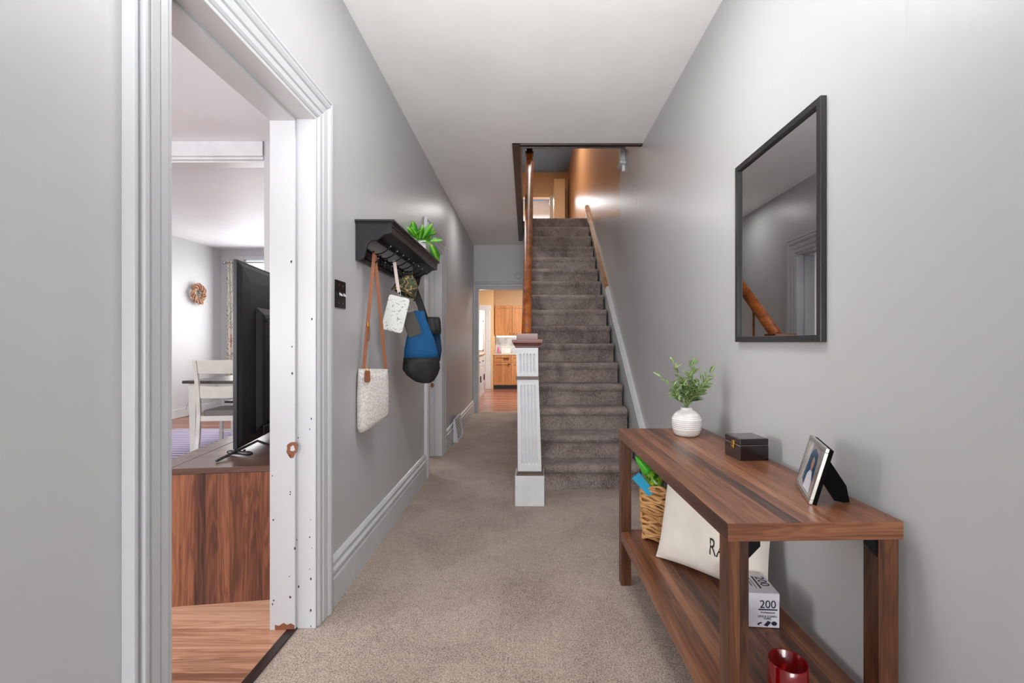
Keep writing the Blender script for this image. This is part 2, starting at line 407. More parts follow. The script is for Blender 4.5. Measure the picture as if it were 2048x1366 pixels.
# baseboards (profiled)
BP = [(0, 0), (.022, 0), (.022, .125), (.017, .135), (.017, .15), (.026, .158), (.026, .168), (.014, .178), (.014, .190), (.02, .196), (.02, .204), (.008, .216), (0, .22)]
def baseboard_L(name, a, b, mat):
    m = MB().loft([[(o, a, z) for o, z in BP], [(o, b, z) for o, z in BP]]); return struct(m, name, mat, True)
baseboard_L('baseboard_left_near', -4.0, .985, M_trim2)
baseboard_L('baseboard_left_middle', 2.05, 4.0, M_trimgrey)
baseboard_L('baseboard_left_far', 5.02, 7.7, M_trimgrey)
struct(MB().loft([[(.925 - o * .6, a, z * .8) for o, z in BP] for a in (-4.0, 3.6)]), 'baseboard_right', M_trim2)
# ---- cased doorways in the left wall
PROF = [(0, .010), (.010, .016), (.030, .016), (.034, .010), (.038, .019), (.068, .022), (.072, .013), (.076, .024), (.090, .030), (.098, .030), (.100, .016), (.106, .016), (.112, .026), (.122, .026), (.126, 0)]
def casing(parent, s0, s1, zt, mat, W=1.0, prof=PROF, sides=(1, 1)):
    pr = [(-.0, 0)] + [(w_ * W, t_) for w_, t_ in prof]
    if sides[0]: MB().loft([[(t_, s0 - w_, 0) for w_, t_ in pr], [(t_, s0 - w_, zt + w_) for w_, t_ in pr]]).build('side_casing', mat, parent, bevel=.0015)
    if sides[1]: MB().loft([[(t_, s1 + w_, 0) for w_, t_ in pr], [(t_, s1 + w_, zt + w_) for w_, t_ in pr]]).build('side_casing', mat, parent, bevel=.0015)
    MB().loft([[(t_, s0 - w_, zt + w_) for w_, t_ in pr], [(t_, s1 + w_, zt + w_) for w_, t_ in pr]]).build('head_casing', mat, parent, bevel=.0015)
def jambs(parent, s0, s1, zt, mat):
    e = .014
    for sgn, s_ in ((1, s0), (-1, s1)):
        m = MB().box(-T - .012, .008, min(s_, s_ + sgn * e), max(s_, s_ + sgn * e), 0, zt)
        m.build('jamb', mat, parent, bevel=.002)
        m = MB().box(-T - .012, -.072, min(s_ + sgn * e, s_ + sgn * (e + .012)), max(s_ + sgn * e, s_ + sgn * (e + .012)), 0, zt - e)
        m.build('door_stop', mat, parent, bevel=.002)
    MB().box(-T - .012, .008, s0 + e, s1 - e, zt - e, zt).build('head_jamb', mat, parent, bevel=.002)
    MB().box(-T - .012, -.072, s0 + e, s1 - e, zt - e - .012, zt - e).build('head_stop', mat, parent, bevel=.002)
dA = thing('door_1', base=(0, 1.5, 0), frame='L', kind='structure'); casing(dA, A0, A1, AZ, M_trim, .95); jambs(dA, A0, A1, AZ, M_trim)
dB = thing('door_2', base=(0, 4.5, 0), frame='L', kind='structure'); casing(dB, B0, B1, BZ, M_trim, 1.35); jambs(dB, B0, B1, BZ, M_trim)
# bare-wood scars on the far jamb of door 1: around the old strike plate and at the foot
M_scar = plain('bare_brown_wood', srgb(132, 78, 54), .7)
sc_ = MB(); n = 14; face = A1 - .014
o_, i_ = [], []
for j in range(n):
    a = 2 * math.pi * j / n; r1 = .026 * random.uniform(.75, 1.2); r2 = .011 * random.uniform(.7, 1.2)
    o_.append((-.085 + r1 * .95 * math.cos(a), .757 + r1 * 1.35 * math.sin(a))); i_.append((-.082 + r2 * math.cos(a), .757 + r2 * 1.3 * math.sin(a)))
yy = A1 - .014 - .012
for j in range(n):
    k = (j + 1) % n
    q = [(o_[j][0], yy - .0006, o_[j][1]), (o_[k][0], yy - .0006, o_[k][1]), (i_[k][0], yy - .0006, i_[k][1]), (i_[j][0], yy - .0006, i_[j][1])]
    sc_.add(q, [(0, 1, 2, 3)])
sc_.build('strike_scar', M_scar, dA)
ft = MB()
ft.prism([(-.155, 0), (-.075, 0), (-.075, .022), (-.09, .03), (-.105, .024), (-.12, .032), (-.14, .02), (-.155, .024)], yy - .001, yy, 'y')
ft.build('foot_scar', M_scar, dA)
chips = MB()
for k in range(26):
    oo = random.choice([-.068, -.012, -.16, -.004, -.09]) + random.uniform(-.006, .006); zz = random.uniform(.02, 1.5) ** 1.25
    y_ = (yy if oo < -.072 else face) - .0006; r_ = random.uniform(.002, .0045)
    chips.add([(oo + r_ * random.uniform(.6, 1.2) * math.cos(a), y_, zz + 1.6 * r_ * random.uniform(.6, 1.2) * math.sin(a)) for a in (0, 1, 2, 3.1, 4.2, 5.2)], [(0, 1, 2, 3, 4, 5)])
cc = chips.build('paint_chips', plain('chip_brown', srgb(60, 46, 42), .8), dA); cc['kind'] = 'stuff'
for (px_, py_, yyy) in ((865, 770, 4.77),):
    p = toL(pix(px_, py_, yyy)); MB().prism([(p.x - .02, p.z - .02), (p.x + .004, p.z - .03), (p.x + .02, p.z), (p.x + .002, p.z + .024), (p.x - .018, p.z + .02)], B1 - .028, B1 - .0265, 'y').build('strike_scar', M_scar, dB)
# ---- threshold and living room floor
struct(MB().prism([(A0 + .01, -.006), (A1 - .01, -.006)] and [(-1.02, 1.13), (-.981, 1.13), (-.981, 1.925), (-1.02, 1.925)], 0, .006), 'trim_threshold', M_dark, bevel=.003)
base_f = MB().box(-5.7, -1.02, -1.0, 8.3, -.06, -.002)
lf = struct(base_f, 'floor_living', M_lam)
pm = {}
def plank(x0, x1, y0, y1):
    key = (round(x1 - x0, 3), round(y1 - y0, 3))
    if key not in pm:
        m = MB().box(0, key[0], 0, key[1], -.002, .0035)
        o = m.build('plank', M_plank, lf, bevel=.0009, seg=1); pm[key] = o.data
        md = o.modifiers[0]
        o.location = (x0, y0, 0); return o
    o = D.objects.new('plank', pm[key]); COL.objects.link(o); o.parent = lf; o.location = (x0, y0, 0)
for r_ in range(17):
    y0 = .62 + r_ * .128
    xs = [-1.021, -1.021 - [.42, .9, .66, 1.1][r_ % 4]]
    while xs[-1] > -2.6: xs.append(xs[-1] - 1.2)
    for a, b in zip(xs[:-1], xs[1:]): plank(b + .0008, a - .0008, y0, y0 + .1264)
# ---- living / dining shell
struct(MB().box(-5.75, -1.04, -1.15, 8.35, ZC, ZC + .1), 'ceiling_living', paint('white_ceiling_paint', srgb(236, 238, 242), .5, .3, .03, bscale=2.2))
struct(MB().box(-5.75, -5.6, -1.15, 8.35, -.06, ZC), 'wall_living_left', M_wallfar)
struct(MB().box(-5.75, -1.04, -1.15, -1.0, -.06, ZC), 'wall_living_front', M_wallfar)
pw = MB().box(-2.22, -1.085, 3.77, 3.95, 0, ZC).box(-5.6, -4.9, 3.77, 3.95, 0, ZC)
struct(pw, 'wall_partition', M_wall)
hd = MB().box(-4.9, -2.225, 3.755, 3.965, 2.737, ZC - .001)
hd.box(-4.9, -2.23, 3.775, 3.945, 2.715, 2.737); hd.box(-4.9, -2.23, 3.80, 3.92, 2.700, 2.715)
struct(hd, 'trim_header_beam', M_trim2, bevel=.003)
# dining far wall with window
WX0, WX1, WZ0, WZ1 = -5.25, -4.25, .8, 2.68
fw = MB().box(-5.6, WX0, 8.2, 8.35, 0, ZC).box(WX1, -1.04, 8.2, 8.35, 0, ZC).box(WX0, WX1, 8.2, 8.35, WZ1, ZC).box(WX0, WX1, 8.2, 8.35, 0, WZ0)
struct(fw, 'wall_dining_far', M_wallfar)
wn = thing('window_1', base=(-4.75, 8.2, .8), kind='structure')
m = MB()
for (a, b, c, d) in ((WX0 - .08, WX0, WZ0 - .08, WZ1 + .06), (WX1, WX1 + .08, WZ0 - .08, WZ1 + .06)): m.box(a, b, 8.17, 8.205, c, d)
m.box(WX0, WX1, 8.17, 8.205, WZ1, WZ1 + .06).box(WX0, WX1, 8.15, 8.205, WZ0 - .08, WZ0).box(WX0, WX1, 8.26, 8.30, 1.72, 1.77).box(WX0, WX0 + .04, 8.26, 8.3, WZ0, WZ1).box(WX1 - .04, WX1, 8.26, 8.3, WZ0, WZ1)
m.build('window_frame', M_trim2, wn, bevel=.004)
MB().box(WX0, WX1, 8.275, 8.28, WZ0, WZ1).build('pane', M_glass, wn)
for k in range(9):
    MB().box(WX0 + .01, WX1 - .01, 8.215, 8.235, WZ1 - .03 - k * .035, WZ1 - .027 - k * .035).build('blind_slat', M_trim2, wn)
struct(MB().box(-5.602, -5.58, 3.96, 8.2, 0, .14), 'baseboard_dining_left', M_trim2, bevel=.004)
struct(MB().box(-5.58, -1.1, 8.18, 8.202, 0, .14), 'baseboard_dining_far', M_trim2, bevel=.004)
# ---- kitchen shell
struct(MB().box(-2.5, 2.3, 7.82, 14.4, -.06, -.001), 'floor_kitchen', M_lamk)
struct(MB().box(-2.5, 2.3, 8.2, 14.4, ZC, ZC + .1), 'ceiling_kitchen', M_trim2)
struct(MB().box(-2.55, -2.4, 7.95, 14.4, 0, ZC), 'wall_kitchen_left', M_tan)
struct(MB().box(1.5, 1.65, 7.95, 12.2, 0, ZC), 'wall_kitchen_right', M_tan)
DX0, DX1, DZ, DY = -2.05, -1.20, 2.01, 11.6
kw = MB().box(-2.4, DX0, DY, DY + .15, 0, ZC).box(DX0, DX1, DY, DY + .15, DZ, ZC).box(DX1, -.985, DY, DY + .15, 0, ZC).box(-1.06, -.985, DY + .15, 12.2, 0, ZC)
struct(kw, 'wall_kitchen_door', M_tan)
struct(MB().box(-1.06, 1.65, 12.2, 12.35, 0, ZC), 'wall_kitchen_back', M_tan)
struct(MB().box(-2.5, 1.65, 14.25, 14.4, 0, ZC), 'wall_mudroom', M_trim2)
struct(MB().box(-2.4, 1.5, 12.36, 12.4, 0, 2.1) and MB().box(-.95, -.9, 12.35, 14.25, 0, ZC), 'wall_mudroom_right', M_trim2)
dk = thing('door_3', base=(-1.6, DY, 0), kind='structure')
for (a, b) in ((DX0 - .12, DX0), (DX1, DX1 + .145)):
    MB().box(a, b, DY - .025, DY + .002, 0, DZ + .0).box(a + .015, b - .015, DY - .035, DY - .02, 0, DZ).build('side_casing', M_trim2, dk, bevel=.004)
MB().box(DX0 - .13, DX1 + .16, DY - .03, DY + .002, DZ, DZ + .13).build('head_casing', M_trim2, dk, bevel=.004)
d4 = thing('door_4', base=(-1.7, 13.3, 0), kind='structure')
MB().box(-2.3, -1.02, 13.3, 13.35, 2.08, ZC).box(-1.2, -1.02, 13.3, 13.35, 0, 2.08).box(-2.3, -2.1, 13.3, 13.35, 0, 2.08).build('door_surround', M_trim2, d4)
MB().box(-2.1, -1.2, 13.32, 13.35, 0, .95).box(-2.1, -1.2, 13.32, 13.35, 1.82, 2.08).box(-1.42, -1.2, 13.32, 13.35, .95, 1.82).box(-2.1, -1.95, 13.32, 13.35, .95, 1.82).build('door_leaf', M_trim2, d4)
MB().box(-1.95, -1.42, 13.30, 13.325, .95, .98).box(-1.95, -1.42, 13.30, 13.325, 1.79, 1.82).box(-1.445, -1.42, 13.30, 13.325, .95, 1.82).box(-1.70, -1.68, 13.305, 13.325, .95, 1.82).box(-1.95, -1.42, 13.305, 13.325, 1.37, 1.39).build('window_frame', M_trimgrey, d4)
MB().box(-1.95, -1.42, 13.335, 13.34, .95, 1.82).build('lit_pane', M_skyglow, d4)
MB().sphere((-1.28, 13.28, 1.0), .025).build('door_knob', M_silver, d4, smooth=True)
# kitchen opening casing (hall side)
kc = thing('door_5', base=(-.55, KY, 0), kind='structure')
kp = [(0, 0)] + [(w_ * 1.0, t_) for w_, t_ in PROF]
MB().loft([[(KX0 - w_, KY - t_, 0) for w_, t_ in kp], [(KX0 - w_, KY - t_, KZ + w_) for w_, t_ in kp]]).build('side_casing', M_trimgrey, kc)
MB().loft([[(KX1 + w_ * .4, KY - t_, 0) for w_, t_ in kp], [(KX1 + w_ * .4, KY - t_, KZ + w_) for w_, t_ in kp]]).build('side_casing', M_trimgrey, kc)
MB().loft([[(KX0 - w_, KY - t_, KZ + w_) for w_, t_ in kp], [(KX1 + w_ * .4, KY - t_, KZ + w_) for w_, t_ in kp]]).build('head_casing', M_trimgrey, kc)
MB().box(KX0 - .001, KX0 + .014, KY - .005, KY + .155, 0, KZ - .014).build('jamb', M_trimgrey, kc)
MB().box(KX0, KX1, KY - .005, KY + .155, KZ - .014, KZ).build('head_jamb', M_trimgrey, kc)
# ---- upper floor
struct(MB().box(-1.2, .925, 7.36, 14.4, UF - .02, UF), 'floor_upper', M_carpet2)
struct(MB().box(-1.3, 1.1, 2.5, 14.4, UC, UC + .1), 'ceiling_upper', M_bluegrey)
struct(MB().box(-1.2, -1.1, 2.5, 14.4, UF, UC), 'wall_upper_left', M_tan)
struct(MB().box(-1.2, 1.1, 2.5, 2.6, UF - .02, UC), 'wall_upper_front', M_tan)
struct(MB().box(-1.2, .925, 2.6, 3.82, UF - .02, UF), 'floor_upper_front', M_carpet2)
struct(MB().box(-1.2, -.2, 3.83, 7.36, UF - .02, UF), 'floor_upper_side', M_carpet2)
uw = MB().box(-1.1, -.25, 11.8, 11.95, UF, UC).box(-.25, .56, 11.8, 11.95, 4.95, UC).box(.56, .925, 11.8, 11.95, UF, UC)
struct(uw, 'wall_upper_end', M_tan)
struct(MB().box(.537, .805, 11.1, 11.8, UF, 5.18), 'wall_upper_pier', M_tan, bevel=.004)
struct(MB().box(-1.1, .925, 14.2, 14.4, UF, UC), 'wall_bedroom', M_trim2)
du = thing('door_6', base=(.15, 11.8, UF), kind='structure')
MB().box(.46, .56, 11.775, 11.802, UF, 5.0).build('side_casing', M_trim2, du, bevel=.004)
MB().box(-.35, -.25, 11.775, 11.802, UF, 5.0).build('side_casing', M_trim2, du, bevel=.004)
MB().box(-.25, .46, 11.775, 11.802, 4.95, 5.06).build('head_casing', M_tan, du, bevel=.004)
# dark trim round the stair opening
to = MB(); to.loft([[(-.165, 3.80, ZC - .018), (-.10, 3.80, ZC - .018), (-.085, 3.80, ZC + .02), (-.10, 3.80, UF + .02), (-.165, 3.80, UF + .02)],
                    [(-.215, 7.40, ZC - .018), (-.15, 7.40, ZC - .018), (-.135, 7.40, ZC + .02), (-.15, 7.40, UF + .02), (-.215, 7.40, UF + .02)]])
struct(to, 'trim_opening_side', M_dark)
struct(MB().box(-.165, .925, 3.80, 3.845, ZC - .012, ZC + .01).box(-.10, .79, 3.845, 3.86, ZC - .02, ZC + .02), 'trim_opening_front', M_dark, bevel=.003)

# ================================================================ STAIRCASE
Z0, TR, RS = 3.668, .2330, .19725
SX0, SX1 = -.022, .872
st = thing('staircase', 'straight flight of sixteen stairs covered in taupe grey carpet', 'staircase', base=(.43, 3.7, 0))
prof = [(.040, 0), (.038, .03), (.036, .07), (.032, .105), (.024, .128), (.010, .142), (.001, .156), (-.003, .170), (.001, .184), (.012, .193), (.030, .197), (.06, .1975), (.12, .1975), (.18, .1975), (.272, .1975)]
rnd = random.Random(3)
for k in range(16):
    y0 = Z0 + k * TR; z0 = k * RS; nx = 46
    pr = prof if k < 15 else prof[:-1] + [(.24, .1975)]
    m = MB(); rings = []
    wav = [rnd.uniform(-.003, .003) for _ in range(9)]
    for i in range(nx + 1):
        x = SX0 + (SX1 - SX0) * i / nx; q = i / nx * 8; a = int(min(q, 7)); wv = wav[a] * (1 - (q - a)) + wav[a + 1] * (q - a)
        end = .012 if i in (0, nx) else 0
        rings.append([(x, y0 + py + rnd.uniform(-.0018, .0018) + wv * .5 + (end if 2 < j < 10 else 0), z0 + pz * RS / .1975 + (rnd.uniform(-.0014, .0014) if j else 0) + wv * (j > 5)) for j, (py, pz) in enumerate(pr)] + [(x, y0 + pr[-1][0], z0)])
    m.loft(rings, True).build('step', M_carpet2, st, smooth=False)
# skirt board along the right wall with cap moulding
def skz(y): return .487 + .766 * (y - 3.75)
SK0, SK1 = 3.45, 7.62
MB().prism([(SK0, 0), (SK0, skz(SK0)), (SK1, skz(SK1)), (SK1, UF), (7.36, UF - .02), (7.36, 2.9), (7.1, 2.9), (3.9, 0)], .895, .912, 'x').build('skirt_board', M_trimgrey, st)
def capm(a, b, mat, lab):
    m = MB()
    for (x0, x1, dz0, dz1) in ((.882, .925, 0, .016), (.890, .925, .016, .034), (.900, .925, .034, .046)):
        m.loft([[(x0, y, skz(y) + dz0), (x1, y, skz(y) + dz0), (x1, y, skz(y) + dz1), (x0, y, skz(y) + dz1)] for y in (a, b)])
    return m.build('cap_moulding', mat, st, label=lab)
capm(SK0, 5.5, M_trim2, 'white painted lower length of moulding'); capm(5.5, SK1, M_barewood, 'bare wood upper length of moulding')
MB().loft([[(-.082, y, (y - 3.9) * .8466 + .2 + d) for d in (0, .2)] + [(-.018, y, (y - 3.9) * .8466 + .2 + d) for d in (.2, 0)] for y in (3.6, 7.1)]).build('stringer', M_trimgrey, st)

# newel post
nw = thing('newel_post', 'square white fluted newel post with a reddish brown cap at foot of stairs', 'newel post', base=(-.017, 3.42, 0))
SH = Matrix.Identity(4); SH[0][2] = -.022
def nshape(m): return m
c0x, c0y = -.017, 3.425
MB().box(c0x - .107, c0x + .107, 3.32, 3.53, 0, .222).build('base_block', M_trim2, nw, bevel=.003)
MB().box(c0x - .099, c0x + .101, 3.326, 3.524, .222, .238).box(c0x - .09, c0x + .094, 3.334, 3.516, .238, .252).build('base_moulding', M_bandbrown, nw, bevel=.003)
def shaft(w0, w1, z0, z1, cx0, cx1, name, flz0, flz1):
    # front and left faces carry five sunk flutes
    m = MB(); hd_ = .088
    def xc(z): t_ = (z - z0) / (z1 - z0); return cx0 + (cx1 - cx0) * t_, w0 + (w1 - w0) * t_
    ring = lambda z: [(xc(z)[0] - xc(z)[1], c0y - hd_ + .012, z), (xc(z)[0] + xc(z)[1], c0y - hd_ + .012, z), (xc(z)[0] + xc(z)[1], c0y + hd_, z), (xc(z)[0] - xc(z)[1], c0y + hd_, z)]
    m.loft([ring(z0), ring(z1)])
    o = m.build(name, M_trim2, nw)
    # front face plate with flute grooves modelled as a corrugated sheet
    f = MB(); nfl = 5; cols_ = [(-1, 0)]
    for k in range(nfl):
        c = -.62 + 1.24 * k / (nfl - 1); hw = .085
        cols_ += [(c - hw, 0), (c - hw * .6, 1), (c, 1.3), (c + hw * .6, 1), (c + hw, 0)]
    cols_.append((1, 0))
    zz = [z0, flz0 - .012, flz0, flz0 + .01, flz1 - .01, flz1, flz1 + .012, z1]
    dep = [0, 0, 0, 1, 1, 0, 0, 0]
    rings = []
    for z, d in zip(zz, dep):
        cx_, w_ = xc(z); rings.append([(cx_ + u * w_, c0y - hd_ + .007 * v * d, z) for u, v in cols_])
    f.loft(rings, cap=False, close=False)
    # edges of the plate
    l0 = [(r[0][0], r[0][1], r[0][2]) for r in rings]; l1 = [(r[-1][0], r[-1][1], r[-1][2]) for r in rings]
    for l in (l0, l1): f.loft([l, [(p[0], p[1] + .013, p[2]) for p in l]], cap=False, close=False)
    f.build('fluted_panel', M_trim2, nw)
    return o
shaft(.087, .0785, .252, .925, c0x, c0x - .013, 'lower_shaft', .30, .885)
MB().box(c0x - .013 - .088, c0x - .013 + .084, c0y - .098, c0y + .095, .925, .948).build('band', M_bandbrown, nw, bevel=.003)
shaft(.0785, .081, .948, 1.158, c0x - .015, c0x - .019, 'upper_shaft', .975, 1.115)
cm = c0x - .018; m = MB()
crown = [(.088, 1.158), (.092, 1.166), (.092, 1.172), (.100, 1.178), (.102, 1.188), (.110, 1.196), (.110, 1.205), (.113, 1.207), (.113, 1.218)]
m.loft([[(cm - w_, c0y - w_, z), (cm + w_, c0y - w_, z), (cm + w_, c0y + w_, z), (cm - w_, c0y + w_, z)] for w_, z in crown]).build('crown_cap', M_capwood, nw, bevel=.001)
MB().box(cm - .080, cm + .080, c0y - .08, c0y + .08, 1.218, 1.262).build('top_block', M_capwood, nw, bevel=.003)
# handrail
hr = thing('handrail', 'long glossy varnished wooden handrail rising from the white newel post', 'handrail', base=(-.04, 3.5, 1.2))
rings = []
for (x, y, z, wd, th) in ((-.043, 3.50, 1.255, .038, .04), (-.042, 3.9, 1.565, .040, .042), (-.040, 5.2, 2.535, .044, .044), (-.038, 6.6, 3.60, .058, .048), (-.036, 7.1, 3.985, .064, .052)):
    rings.append([(x + wd * c, y - s_ * th * .6, z + th * s_) for c, s_ in [(math.cos(2 * math.pi * j / 18), math.sin(2 * math.pi * j / 18)) for j in range(18)]])
MB().loft(rings).build('rail', M_rail, hr, smooth=True)
bz = lambda y: (y - 3.9) * .8466 + .40
for k in range(15):
    y = 3.85 + k * TR; z1 = 1.255 + (y - 3.5) * .757 - .03
    MB().lathe([(.011, bz(y) - .02), (.011, bz(y) + .1), (.016, bz(y) + .16), (.009, bz(y) + .22), (.013, bz(y) + .45), (.010, z1)], (-.042, y, 0), 8).build('baluster', M_rail, hr, smooth=True)
un = thing('upper_newel_post', 'dark brown newel post with banded head at the top of the stairs', 'newel post', base=(-.04, 7.22, UF))
MB().box(-.095, .015, 7.14, 7.28, UF, 3.98).build('post', M_rail, un, bevel=.004)
for z_ in (3.98, 4.165): MB().box(-.105, .025, 7.12, 7.29, z_, z_ + .025).build('band', M_dark, un, bevel=.004)
MB().box(-.09, .012, 7.14, 7.28, 4.005, 4.165).build('head', M_barewood, un, bevel=.004)
MB().box(-.085, .01, 7.14, 7.28, 4.19, 4.25).build('cap', M_dark, un, bevel=.006)
rb = thing('rail_end_bracket', 'grey painted fitting high on the right wall under the dark trim', 'bracket', base=(.91, 4.5, 2.98))
MB().box(.875, .925, 4.50, 4.60, 2.98, 3.12).build('block', M_trimgrey, rb, bevel=.01)
MB().box(.865, .925, 4.47, 4.63, 2.96, 2.985).build('ledge', M_trimgrey, rb, bevel=.005)
MB().box(.895, .925, 4.52, 4.56, 2.90, 2.96).build('tab', M_trim2, rb, bevel=.004)
# ================================================================ CONSOLE TABLE (right)
TO = Vector((.471, 1.093, 0)); TRT = R(1.75)
TT, TL, TW = .764, 1.2, .432
tb = thing('console_table', 'walnut brown console table with lower shelf against the right wall', 'table', frame='O', org=TO, rot=TRT)
MB().box(0, TW, 0, TL, TT - .044, TT).build('tabletop', M_table_y, tb, bevel=.0012)
# end cap of the top with grain across
MB().box(.0003, TW - .0003, -.0008, .0006, TT - .0435, TT - .0005).build('edge_band', M_table_x, tb)
def leg(x, y): MB().box(x, x + .05, y, y + .05, 0, TT - .044).build('leg', M_table_z, tb, bevel=.0012)
for x in (.003, TW - .058):
    for y in (.004, TL - .054): leg(x, y)
SHZ = .265
MB().box(.003, .05, .054, TL - .054, SHZ - .046, SHZ).build('shelf_rail', M_table_y, tb, bevel=.001)
MB().box(TW - .058, TW - .011, .054, TL - .054, SHZ - .046, SHZ).build('shelf_rail', M_table_y, tb, bevel=.001)
MB().box(.05, TW - .058, .02, TL - .02, SHZ - .03, SHZ - .002).build('shelf', M_table_y, tb)
for (x0, sx) in ((TW - .058, -1), (.053, 1)):
    for (y0, y1) in ((.008, .012), (TL - .05, TL - .046)):
        MB().prism([(x0, TT - .044), (x0 + sx * .03, TT - .044), (x0 + sx * .03, TT - .06), (x0, TT - .09)], y0, y1 + .002, 'y').build('corner_bracket', M_iron, tb)
def tabw(lx, ly, z): c, s_ = math.cos(TRT), math.sin(TRT); return Vector((TO.x + lx * c - ly * s_, TO.y + lx * s_ + ly * c, z))
# ---- vase with greenery
vc = Vector((.722, 2.125, TT))
vs = thing('vase', 'round white ribbed ceramic vase on the console table holding green sprigs', 'vase', base=vc)
pf = [(.030, .0), (.050, .002), (.058, .012), (.064, .028)]
for k in range(8):
    z = .032 + k * .0085; r_ = .0655 + .0012 * math.sin(k / 7 * math.pi) * 2 - (0 if k < 6 else (k - 5) * .0035)
    pf += [(r_, z), (r_ + .0012, z + .0035), (r_ - .0012, z + .0065)]
pf += [(.052, .104), (.040, .114), (.029, .119), (.026, .126), (.027, .132), (.023, .132), (.022, .118)]
MB().lathe(pf, vc, 48).build('body', M_white, vs, smooth=True)
def leaf_mesh(name, L, W, mat, fold=.25, curl=.3):
    m = MB(); n = 7; rings = []
    for i in range(n + 1):
        t_ = i / n; w_ = W * math.sin(math.pi * min(1, t_ * .97 + .015)) ** .8 * (1 - .25 * t_); y = L * t_; z = -curl * L * t_ * t_
        rings.append([(-w_, y, z + fold * w_), (-w_ * .5, y, z + fold * w_ * .35), (0, y, z), (w_ * .5, y, z + fold * w_ * .35), (w_, y, z + fold * w_)])
    m.loft(rings, cap=False, close=False)
    me = D.meshes.new(name); me.from_pydata(m.v, [], m.f); me.materials.append(mat)
    for p in me.polygons: p.use_smooth = True
    return me
LM = [leaf_mesh('leaf', .064, .0115, M_leaf, .3, .25), leaf_mesh('leaf', .056, .010, M_leaf, .3, .5), leaf_mesh('leaf', .052, .009, M_leaf2, .3, .2)]
gr = thing('greenery', 'artificial green leafy sprigs standing in the white ribbed vase', 'plant', base=vc + Vector((0, 0, .12)))
def put_leaf(me, parent, pos, d, roll, sc=1.0, face=Vector((0, -.55, .8))):
    d = Vector(d).normalized(); x = d.cross(face)
    if x.length < .05: x = Vector((1, 0, 0))
    x.normalize(); z = x.cross(d); q = Matrix((x, d, z)).transposed().to_4x4() @ Matrix.Rotation(roll, 4, 'Y')
    o = D.objects.new('leaf', me); COL.objects.link(o); o.parent = parent
    o.matrix_local = Matrix.Translation(Vector(pos)) @ q @ Matrix.Scale(sc, 4); return o
rg = random.Random(11)
tips = [(-.125, -.02, .155), (-.05, .03, .215), (.01, -.03, .20), (.045, .02, .205), (.10, -.02, .17), (.13, .03, .145), (.06, -.05, .12), (-.07, -.05, .09), (.03, .05, .14), (-.03, -.04, .13), (.075, .03, .09)]
for ti, tp in enumerate(tips):
    tp = Vector(tp); pts = []
    for i in range(9):
        t_ = i / 8; pts.append(Vector((tp.x * t_ ** 1.25, tp.y * t_ ** 1.25, tp.z * (t_ * 1.15 - .15 * t_ * t_))))
    MB().tube(pts, [.0022 - .0014 * i / 8 for i in range(9)], 6).build('stem', M_stem, gr, smooth=True, raw=True)
    for i in range(2, 9):
        for sgn in (1, -1):
            p = pts[i]; tn = (pts[i] - pts[i - 1]).normalized()
            a = rg.uniform(0, math.pi) ; side = Vector((math.cos(a), math.sin(a) * .8, rg.uniform(-.1, .4))) * sgn
            d = tn * rg.uniform(.45, .9) + side.normalized() * rg.uniform(.5, .9)
            if i == 8: d = tn + side * .25 * sgn
            me = LM[2] if (i >= 7 and ti in (0, 1, 5)) else rg.choice(LM[:2])
            if p.z < .03: continue
            put_leaf(me, gr, p, d, rg.uniform(-.7, .7), rg.uniform(.65, 1.0) * (1 if i < 7 else .8))
# ---- black keepsake box
bx = thing('keepsake_box', 'small dark lacquered keepsake box with gold clasp on the console table', 'box', frame='O', org=(.762, 1.668, TT), rot=R(4))
BW, BD = .110, .112
MB().box(0, BW, 0, BD, 0, .054).build('box_body', M_lacquer, bx, bevel=.002)
MB().box(.001, BW - .001, .001, BD - .001, .054, .056).build('seam', plain('seam_grey', srgb(110, 104, 104), .3), bx)
MB().box(0, BW, 0, BD, .056, .080).build('lid', M_lacquer, bx, bevel=.003)
m = MB().box(-.003, 0, .038, .054, .050, .066).box(-.003, 0, .040, .052, .038, .048)
cl_ = m.build('clasp', M_gold, bx, bevel=.001); MB().tube([(-.004, .038, .050), (-.006, .046, .042), (-.004, .055, .050)], .0016, 6).build('clasp_ring', M_gold, cl_, smooth=True, raw=True)
# ---- photo frame
pfB = Vector((.7476, 1.217, TT)); u = Vector((.072, .19, 0)).normalized(); nrm = Vector((-u.y, u.x, 0))   # n faces left
an = R(15); up = Vector((0, 0, 1)) * math.cos(an) - nrm * math.sin(an); nn = nrm * math.cos(an) + Vector((0, 0, 1)) * math.sin(an)
PM = Matrix((u, up, nn)).transposed().to_4x4()
ph = thing('photo_frame', 'silver photo frame with black strut leaning on the near end of the console table', 'picture frame', base=pfB)
FW, FH = .192, .158
def local(m, name, mat, bevel=0, **k): m.xf(PM); return m.build(name, mat, ph, bevel=bevel, raw=True, **k)
m = MB()
for (a, b, c, d) in ((0, FW, 0, .012), (0, FW, FH - .012, FH), (0, .012, .012, FH - .012), (FW - .012, FW, .012, FH - .012)): m.box(a, b, c, d, -.002, .008)
local(m, 'frame_moulding', M_silver, .0015)
local(MB().box(.002, FW - .002, .002, FH - .002, -.012, -.002), 'backing', M_velvet)
def photo_mat():
    t = NT('photo_print'); c = t.coord(); x, y, z = t.sep(c)
    return t.base(t.ramp(t.noise(c, 18, 3), [(.35, srgb(120, 112, 110)), (.6, srgb(176, 166, 160))], 'LINEAR'), .15, coat=.6)
pmn = local(MB().box(.012, FW - .012, .012, FH - .012, -.002, .001), 'photograph', photo_mat())
